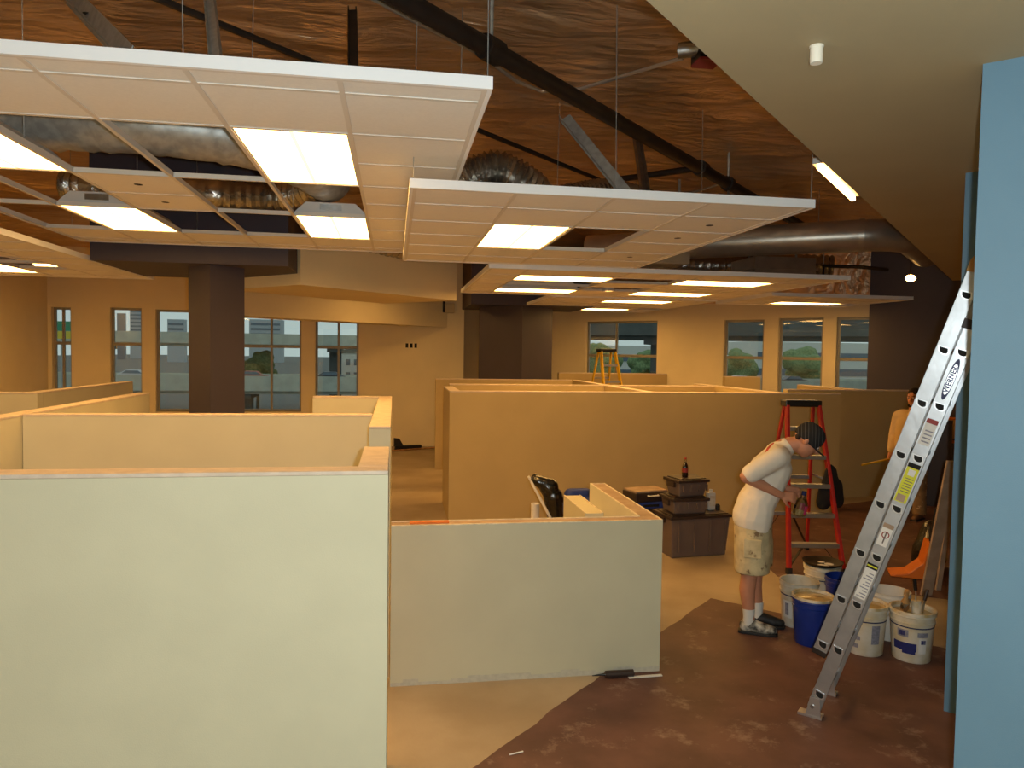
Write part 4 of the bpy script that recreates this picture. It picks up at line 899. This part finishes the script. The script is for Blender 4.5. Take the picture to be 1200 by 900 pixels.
# paper scrap low box on tote etc.
# ------------------------------------------------------------------ people
def face_bits(t, c, f, u, skin_parent):
    """eyes, brows and mouth on a head with centre c, face direction f, crown direction u"""
    l = u.cross(f).normalized()
    for s_ in (-1, 1):
        MB().ball(c+f*.083+l*(s_*.032)+u*.012, .0125, 10).build('eye', 'sock', skin_parent, smooth=True)
        MB().ball(c+f*.0935+l*(s_*.032)+u*.011, .0055, 8).build('pupil', 'dark_hole', skin_parent, smooth=True)
        MB().cap(c+f*.094+l*(s_*.018)+u*.032, c+f*.088+l*(s_*.048)+u*.033, .005, .004, 8).build('eyebrow', 'hair', skin_parent, smooth=True)
    MB().cap(c+f*.094-l*.022-u*.062, c+f*.094+l*.022-u*.062, .0055, .0055, 8).build('lips', 'skin_shade', skin_parent, smooth=True)
def head_prims(mb, c, f, u):
    l = u.cross(f).normalized(); M3 = Matrix((f, l, u)).transposed()
    mb.ball(c+u*.028-f*.012, (.098, .077, .098), 18, M3); mb.ball(c+f*.018-u*.035, (.078, .064, .085), 18, M3); mb.ball(c+f*.045-u*.088, (.04, .036, .03), 14, M3)
    mb.cap(c+f*.085+u*.012, c+f*.108-u*.022, .009, .015, 10); mb.cap(c+f*.088-l*.03+u*.026, c+f*.088+l*.03+u*.026, .012, .012, 10)
    for s_ in (-1, 1):
        mb.ball(c+l*(s_*.08)-f*.01-u*.004, (.02, .01, .032), 10, M3); mb.ball(c+f*.06+l*(s_*.04)-u*.022, (.02, .018, .02), 10, M3)
def hand_prims(mb, w, d, n, spread, curl, side=1, sc=1.0):
    """wrist w, direction of fingers d, palm normal n (fingers curl towards n)"""
    d = Vector(d).normalized(); n = Vector(n); n = (n-d*n.dot(d)).normalized(); a = d.cross(n)*side
    pc = Vector(w)+d*.05*sc
    for k in (-1, 0, 1): mb.cap(Vector(w)+d*.012+a*(k*.014), Vector(w)+d*.085*sc+a*(k*.024), .016, .014, 10)
    for k, (off, L_) in enumerate(((.034, .066), (.012, .076), (-.011, .071), (-.033, .055))):
        p = Vector(w)+d*.09*sc+a*off; ang = 0; dirv = d.copy()
        for seg, frac, r in ((0, .42, .0098), (1, .33, .009), (2, .25, .008)):
            ang += curl[seg]; dirv = d*math.cos(ang)+n*math.sin(ang)+a*(off*spread); q = p+dirv.normalized()*L_*frac*sc
            mb.cap(p, q, r, r*.93, 9); p = q
    p = Vector(w)+d*.03+a*.03; v1 = (d*.6+a*.75+n*.3).normalized(); q = p+v1*.04; mb.cap(p, q, .015, .011, 9)
    v2 = (d*.75+a*.15+n*.65).normalized(); q2 = q+v2*.03; mb.cap(q, q2, .0105, .0095, 9); mb.cap(q2, q2+(v2+n*.3).normalized()*.025, .0095, .0085, 9)

# painter bending over, turned in profile
def painter():
    g = PZ(880, 738); t = thing('person', 'painter in white shirt, splattered shorts and dark cap, bowed over a bottle in both hands', 'person', (g.x, g.y+.02, .003), -.49); t.scale = (1.04, 1.04, 1.04)
    c = Vector((.37, 0, 1.485)); f = Vector((.75, 0, -.66)).normalized(); u = Vector((.66, 0, .75)).normalized()
    mb = MB()
    head_prims(mb, c, f, u)
    mb.cap((.2, 0, 1.43), (.31, 0, 1.46), .062, .058).cap((.17, 0, 1.38), (.25, 0, 1.45), .08, .06)
    for y in (-.08, .08): mb.cap((0, y, .93), (.14, y, 1.28), .115, .115)
    mb.cap((.16, -.15, 1.36), (.16, .15, 1.36), .075, .075)
    R = dict(sh=(.16, -.19, 1.37), el=(-.055, -.27, 1.225), wr=(.19, -.17, 1.09)); L_ = dict(sh=(.17, .19, 1.37), el=(.0, .28, 1.2), wr=(.245, .09, 1.1))
    for A in (R, L_): mb.cap(A['sh'], A['el'], .058, .046); mb.cap(A['el'], A['wr'], .047, .028); mb.ball(A['el'], .047, 12)
    hand_prims(mb, R['wr'], Vector((.9, .25, -.15)), Vector((.1, .9, -.35)), .6, (.5, .8, .5), -1)
    hand_prims(mb, L_['wr'], Vector((.8, -.5, -.15)), Vector((.1, -.9, -.3)), .6, (.5, .8, .5), 1)
    for (y, hx, kx, axx, az) in ((-.095, 0, -.01, .0, .085), (.095, .02, .03, .06, .085)):
        mb.cap((hx, y, .9), (kx, y, .49), .1, .062); mb.cap((kx, y, .49), (kx*.6+axx*.4-.02, y, .33), .06, .06); mb.cap((kx*.6+axx*.4-.02, y, .33), (axx, y, az), .06, .036); mb.cap((axx, y, .06), (axx+.13, y, .04), .035, .03)
    body = blob('body', mb, 'skin', t, .007, 3); body['label'] = 'tanned skin in shade'
    face_bits(t, c, f, u, body)
    # shirt
    mb = MB()
    for y in (-.085, .085): mb.cap((.02, y, .98), (.145, y, 1.27), .132, .128)
    mb.cap((.165, -.15, 1.36), (.165, .15, 1.36), .095, .095).cap((.17, 0, 1.38), (.22, 0, 1.425), .09, .075)
    for y in (-.1, .1): mb.cap((.0, y, .89), (.015, y, .98), .146, .14)
    mb.cap((.03, -.13, .84), (.035, -.12, .95), .1, .12).cap((-.03, -.1, .9), (.0, -.1, 1.0), .125, .12)
    mb.cap(R['sh'], (-.02, -.262, 1.25), .08, .072).cap(L_['sh'], (.03, .27, 1.235), .08, .072)
    sh = blob('shirt', mb, 'shirt_printed', t, .011, 5); sh['label'] = 'white t-shirt with a red back print'
    # shorts
    mb = MB()
    for (y, kx) in ((-.1, .005), (.1, .03)): mb.cap((0, y*.85, .86), (kx*.6, y*1.05, .66), .142, .134); mb.rings([(kx*.6, y*1.05, .68), (kx*.9, y*1.06, .55), (kx, y*1.06, .475)], [.138, .132, .128], 18)
    sr = blob('shorts', mb, 'painter_cloth', t, .011, 4); sr['label'] = 'knee length shorts splattered with paint'
    MB().box(-.06, .07, -.262, -.246, .62, .76).build('cargo_pocket', 'painter_cloth', sr, bevel=.006)
    # cap
    l = u.cross(f).normalized(); M3 = Matrix((f, l, u)).transposed()
    mb = MB(); prof = [(.1, -.02), (.106, .01), (.104, .05), (.09, .09), (.06, .117), (.02, .128), (.001, .129)]
    mb.lathe(prof, 22); k = MB(); k.add([c+u*.012-f*.01+M3 @ Vector((v[0]*1.04, v[1]*.83, v[2])) for v in mb.v], mb.f)
    cp = k.build('cap', 'cap_cloth', t, smooth=True)
    br = MB(); pts = [(.07*math.cos(a)*1.15, .075*math.sin(a)) for a in [-math.pi/2+math.pi*i/12 for i in range(13)]]
    br.prism(pts, -.003, .003, lambda a, b, z: tuple(c+f*(.085+a)+l*b+u*(.005+z-1.2*a*a-2.0*b*b))); br.build('brim', 'cap_cloth', cp)
    MB().cap(c-f*.07-l*.05-u*.02, c-f*.07+l*.05-u*.02, .022, .022).build('hair', 'hair', t, smooth=True)
    # socks and shoes
    for (y, x) in ((-.095, .0), (.095, .06)):
        MB().rings([(x-.01, y, .05), (x-.008, y, .12), (x-.01, y, .19)], [.046, .042, .047], 16).build('sock', 'sock', t, smooth=True)
        s_ = MB().cap((x-.035, y, .055), (x+.03, y, .06), .045, .05).cap((x+.03, y, .055), (x+.16, y, .04), .05, .036).cap((x+.11, y-.012, .04), (x+.17, y+.005, .038), .036, .03)
        so = blob('shoe', s_, 'shoe_white' if y < 0 else 'shoe_black', t, .008, 3)
        sl = MB(); pts = [(x-.085+.0, -.03), (x-.06, -.043), (x+.06, -.042), (x+.14, -.05), (x+.19, -.03), (x+.205, 0), (x+.19, .03), (x+.14, .048), (x+.06, .04), (x-.06, .043), (x-.085, .03)]
        sl.prism([(a, y+b) for a, b in pts], .0, .022).build('sole', 'shoe_black', so, bevel=.004)
    # bottle in the hands
    Mw = Matrix.Translation((g.x, g.y+.02, 0)) @ Matrix.Rotation(-.49, 4, 'Z') @ Matrix.Scale(1.04, 4)
    bp = Mw @ Vector((.325, -.055, .935))
    b = thing('spray_bottle', 'clear plastic bottle with pink label held by the painter', 'bottle', tuple(bp)); b.rotation_euler = (.12, .15, 0)
    MB().lathe([(.001, 0), (.045, 0), (.05, .01), (.05, .085), (.04, .115), (.018, .14), (.016, .165)], 18).build('bottle_body', 'clear_plastic', b, smooth=True)
    MB().lathe([(.0508, .02), (.0508, .085)], 16, (0, 0, 0), -1.5, 1.2).build('label_print', 'pink_label', b); MB().lathe([(.001, .004), (.046, .004), (.046, .03)], 16).build('liquid', 'paint_wet', b)
    MB().lathe([(.018, .16), (.018, .19), (.001, .19)], 12).build('bottle_cap', 'navy', b)
painter()

def worker():
    g = PZ(1066, 607); t = thing('person', 'standing man in cream long-sleeved shirt and khaki work trousers behind the aluminium ladder', 'person', (g.x, g.y, .003), math.atan2(-.62, -.78)-.15)
    c = Vector((.02, 0, 1.665)); f = Vector((.98, 0, -.12)).normalized(); u = Vector((.12, 0, .99)).normalized()
    mb = MB(); head_prims(mb, c, f, u)
    mb.cap((0, 0, 1.44), (.01, 0, 1.58), .06, .056)
    for y in (-.08, .08): mb.cap((0, y, .98), (0, y, 1.32), .11, .115)
    mb.cap((0, -.15, 1.42), (0, .15, 1.42), .07, .07)
    for s_ in (-1, 1):
        sh, el, wr = Vector((0, s_*.2, 1.41)), Vector((-.03, s_*.27, 1.13)), Vector((.08, s_*.25, .9))
        mb.cap(sh, el, .055, .043); mb.cap(el, wr, .043, .027); hand_prims(mb, wr, Vector((.25, 0, -1)), Vector((.9, -s_*.5, .1)), .5, (.25, .35, .25), s_)
        mb.cap((0, s_*.1, .93), (.02, s_*.11, .5), .1, .06); mb.cap((.02, s_*.11, .5), (-.01, s_*.12, .09), .06, .036); mb.cap((-.01, s_*.12, .06), (.12, s_*.13, .04), .035, .03)
    body = blob('body', mb, 'skin_shade', t, .008, 3); face_bits(t, c, f, u, body)
    mb = MB()
    for y in (-.085, .085): mb.cap((0, y, .96), (0, y, 1.3), .135, .135)
    mb.cap((0, -.15, 1.41), (0, .15, 1.41), .088, .088)
    for s_ in (-1, 1): mb.cap((0, s_*.2, 1.40), (-.03, s_*.27, 1.13), .075, .062); mb.cap((-.03, s_*.27, 1.13), (.07, s_*.252, .92), .062, .05)
    blob('shirt', mb, 'shirt_cream', t, .012, 4)
    mb = MB()
    for s_ in (-1, 1): mb.cap((0, s_*.085, .9), (.02, s_*.11, .52), .135, .095); mb.rings([(.02, s_*.11, .56), (.0, s_*.115, .3), (-.01, s_*.12, .07)], [.1, .085, .09], 16)
    blob('trousers', mb, 'khaki_cloth', t, .012, 4)
    M3 = Matrix((f, u.cross(f), u)).transposed()
    MB().ball(c+u*.045-f*.022, (.1, .084, .09), 18, M3).build('hair', 'hair', t, smooth=True)
    MB().cap(c+f*.05-u*.1-Vector((0, .03, 0)), c+f*.05-u*.1+Vector((0, .03, 0)), .028, .028).build('beard', 'hair', t, smooth=True)
    Mw = Matrix.Translation(t.location) @ Matrix.Rotation(t.rotation_euler.z, 4, 'Z'); hp = Mw @ Vector((.13, -.235, .80))
    e = PY(1010, 545, hp.y); o = MB().bar((0, 0, 0), e-hp, .025, .02).build('extension_pole', 'yellow_glass'); o.location = hp; tag(o, 'yellow stick held by the man in the cream shirt', 'stick')
    for s_ in (-1, 1):
        so = blob('shoe', MB().cap((-.04, s_*.12, .055), (.02, s_*.12, .06), .046, .05).cap((.02, s_*.12, .055), (.17, s_*.13, .04), .05, .036), 'brown_shoe', t, .01, 3)
        MB().box(-.085, .2, s_*.125-.045, s_*.125+.045, 0, .02).build('sole', 'shoe_black', so, bevel=.006)
worker()

# ------------------------------------------------------------------ outside the windows
struct(MB().box(-400, 400, 17.6, 1200, -9.2, -9.0).build('ground_outside', 'asphalt'))
struct(MB().prism([(2.4, 20.3), (11.2, 11.5), (15.5, 15.8), (6.7, 24.6)], -.5, -.05).build('street_terrace', 'asphalt'))
def deck(name, label, p, q, z0, z1, w, rail=.8, piers=(), m='deck_concrete'):
    p = Vector((*p, 0)); q = Vector((*q, 0)); d = (q-p); L_ = d.length; rz = math.atan2(d.y, d.x)
    t = thing(name, label, 'overpass', tuple(p), rz)
    MB().box(0, L_, 0, w, z0+.5, z1).box(0, L_, 1.2, w-1.2, z0, z0+.5).build('deck_slab', m, t)
    for y in (0, w-.3): MB().box(0, L_, y, y+.3, z1, z1+rail).build('barrier', m, t)
    for x in piers: MB().box(x-1.1, x+1.1, w*.35, w*.65, -9, z0).box(x-1.5, x+1.5, 1, w-1, z0-.7, z0).build('pier', 'deck_dark', t)
    return t
deck('overpass', 'upper concrete highway deck seen through the tall windows', (-150, 124), (14, 136), 2.5, 4.1, 12, piers=(40, 78, 100, 118, 140, 158))
deck('overpass', 'lower concrete highway deck with traffic', (-150, 106), (170, 116), -4.4, -2.5, 10, piers=(20, 60, 92, 110, 128, 150, 185, 215))
deck('overpass', 'dark overpass crossing beyond the facade windows', (24, 100), (110, 48), 4.3, 6.6, 11, piers=(12, 84), m='deck_dark')
def car(label, px, py, m, rz=.03):
    g = PY(px, py, 112); g.y = 106+(g.x+150)*.03125+2.5; g = PY(px, py, g.y)
    t = thing('car', label, 'car', (g.x, g.y, -2.5), rz)
    MB().prism([(-2.2, .3), (2.2, .3), (2.2, .8), (1.3, .92), (.7, 1.42), (-1.0, 1.45), (-1.8, .98), (-2.2, .9)], -.85, .85, lambda a, b, c: (a, c, b)).build('body', m, t, bevel=.08)
    MB().prism([(-1.5, .98), (1.15, .95), (.65, 1.36), (-.95, 1.38)], -.87, .87, lambda a, b, c: (a, c, b)).build('side_glass', 'far_glass', t)
    for x in (-1.35, 1.35):
        for y in (-.8, .8): MB().rings([(x, y-.1, .32), (x, y+.1, .32)], .32, 14).build('wheel', 'rubber', t)
car('silver car on the lower highway deck, in the wide window near the dark column', 158, 432, 'car_silver')
car('dark car on the lower highway deck, in the window beside the back wall', 388, 435, 'car_dark'); car('red car on the lower highway deck', 296, 435, 'car_red')
car('dark car on the highway beyond the accent wall windows', 930, 435, 'car_dark'); car('silver car on the highway beyond the single facade window', 868, 435, 'car_silver'); car('silver car on the highway beyond the paired window', 752, 433, 'car_silver')
def tree(label, px, d_, h, r, group=None):
    g = PL(px, 420, .34, .94, d_); t = thing('tree', label, 'tree', (g.x, g.y, -9), 0, group); MB().rings([(0, 0, 0), (.1, 0, h*.7)], [.3, .15], 8).build('trunk', 'bark', t)
    mb = MB(); rnd = random.Random(int(px))
    for k in range(22):
        a = rnd.uniform(0, 6.28); q = rnd.uniform(0, r*.8); mb.ball((q*math.cos(a), q*math.sin(a), h*.72+rnd.uniform(-.28, .3)*h*.6), rnd.uniform(.3, .5)*r, 8)
    blob('crown', mb, 'leaf', t, r*.07, 1)
tree('green tree between the two highway decks', 302, 126, 11, 3.2)
for px, d_, h, r, lab in ((705, 150, 13.0, 4.2, 'leafy tree beyond the paired window, left pane height'), (758, 160, 12.2, 4.0, 'bushy tree behind the yellow stepladder window'), (866, 150, 12.6, 4.2, 'tree filling the single facade window'), (945, 146, 12.8, 4.6, 'tree in front of the pale far warehouse')):
    tree(lab.replace(', left pane height', ''), px, d_, h, r)
def tower(label, px0, px1, ytop, Y, m, rows):
    a, b = PY(px0, ytop, Y), PY(px1, ytop, Y); t = thing('far_building', label, 'building', ((a.x+b.x)/2, Y, -9)); w = b.x-a.x; h = a.z+9
    MB().box(-w/2, w/2, 0, w*.6, 0, h).build('block', m, t)
    for k in range(rows): MB().box(-w*.45, w*.45, -.2, 0, h*(.4+.58*k/rows), h*(.4+.58*k/rows)+h*.25/rows).build('window_band', 'far_glass', t)
tower('slim grey tower on the skyline', 137, 146, 367, 700, 'far_glass', 6); tower('pale broad tower on the skyline', 152, 170, 360, 760, 'far_building', 8); tower('low far block above the highway', 196, 216, 374, 600, 'far_building', 5); tower('wide low far block above the highway', 292, 330, 374, 640, 'far_building', 5)
tower('pale far warehouse beyond the accent wall windows', 880, 1040, 400, 185, 'far_white', 2); tower('pale far block beyond the paired window', 670, 800, 404, 190, 'far_white', 2)
a, b = PY(400, 412, 160), PY(424, 412, 160); t = thing('far_house', 'white house under the highway deck', 'building', ((a.x+b.x)/2, 160, -9)); w = b.x-a.x
MB().box(-w/2, w/2, 0, 5, 0, 10.6).build('walls', 'far_white', t); MB().prism([(-w/2-.3, 10.6), (w/2+.3, 10.6), (0, 12.6)], -.2, 5.2, lambda a_, b_, c_: (a_, c_, b_)).build('roof', 'deck_dark', t)
for x in (-1.2, .5):
    for z in (5.2, 8.0): MB().box(x, x+.9, -.06, 0, z, z+1.3).build('window', 'far_glass', t)
g = PY(77, 383, 100); t = thing('road_sign', 'green highway sign with yellow exit tab beyond the narrowest window', 'road sign', (g.x, 100, -9)); zc = g.z+9
MB().box(-1.4, 1.4, -.06, .06, zc-.5, zc+.7).build('panel', 'sign_green', t); MB().box(-1.4, 1.4, -.06, .06, zc-1.5, zc-.56).build('exit_tab', 'sign_yellow', t); MB().rings([(-.6, .2, 0), (-.6, .2, zc)], .12, 8).build('post', 'galv', t)
t = thing('street_railing', 'metal railing along the terrace below the facade windows', 'railing', (9.7, 16.7, -.05), -.785)
for z in (1.25, .6): MB().rings([(-4, 0, z), (3.4, 0, z)], .03, 6).build('rail', 'galv', t)
for k in range(13): MB().rings([(-4+.6*k, 0, 0), (-4+.6*k, 0, 1.25)], .022, 6).build('baluster', 'galv', t)
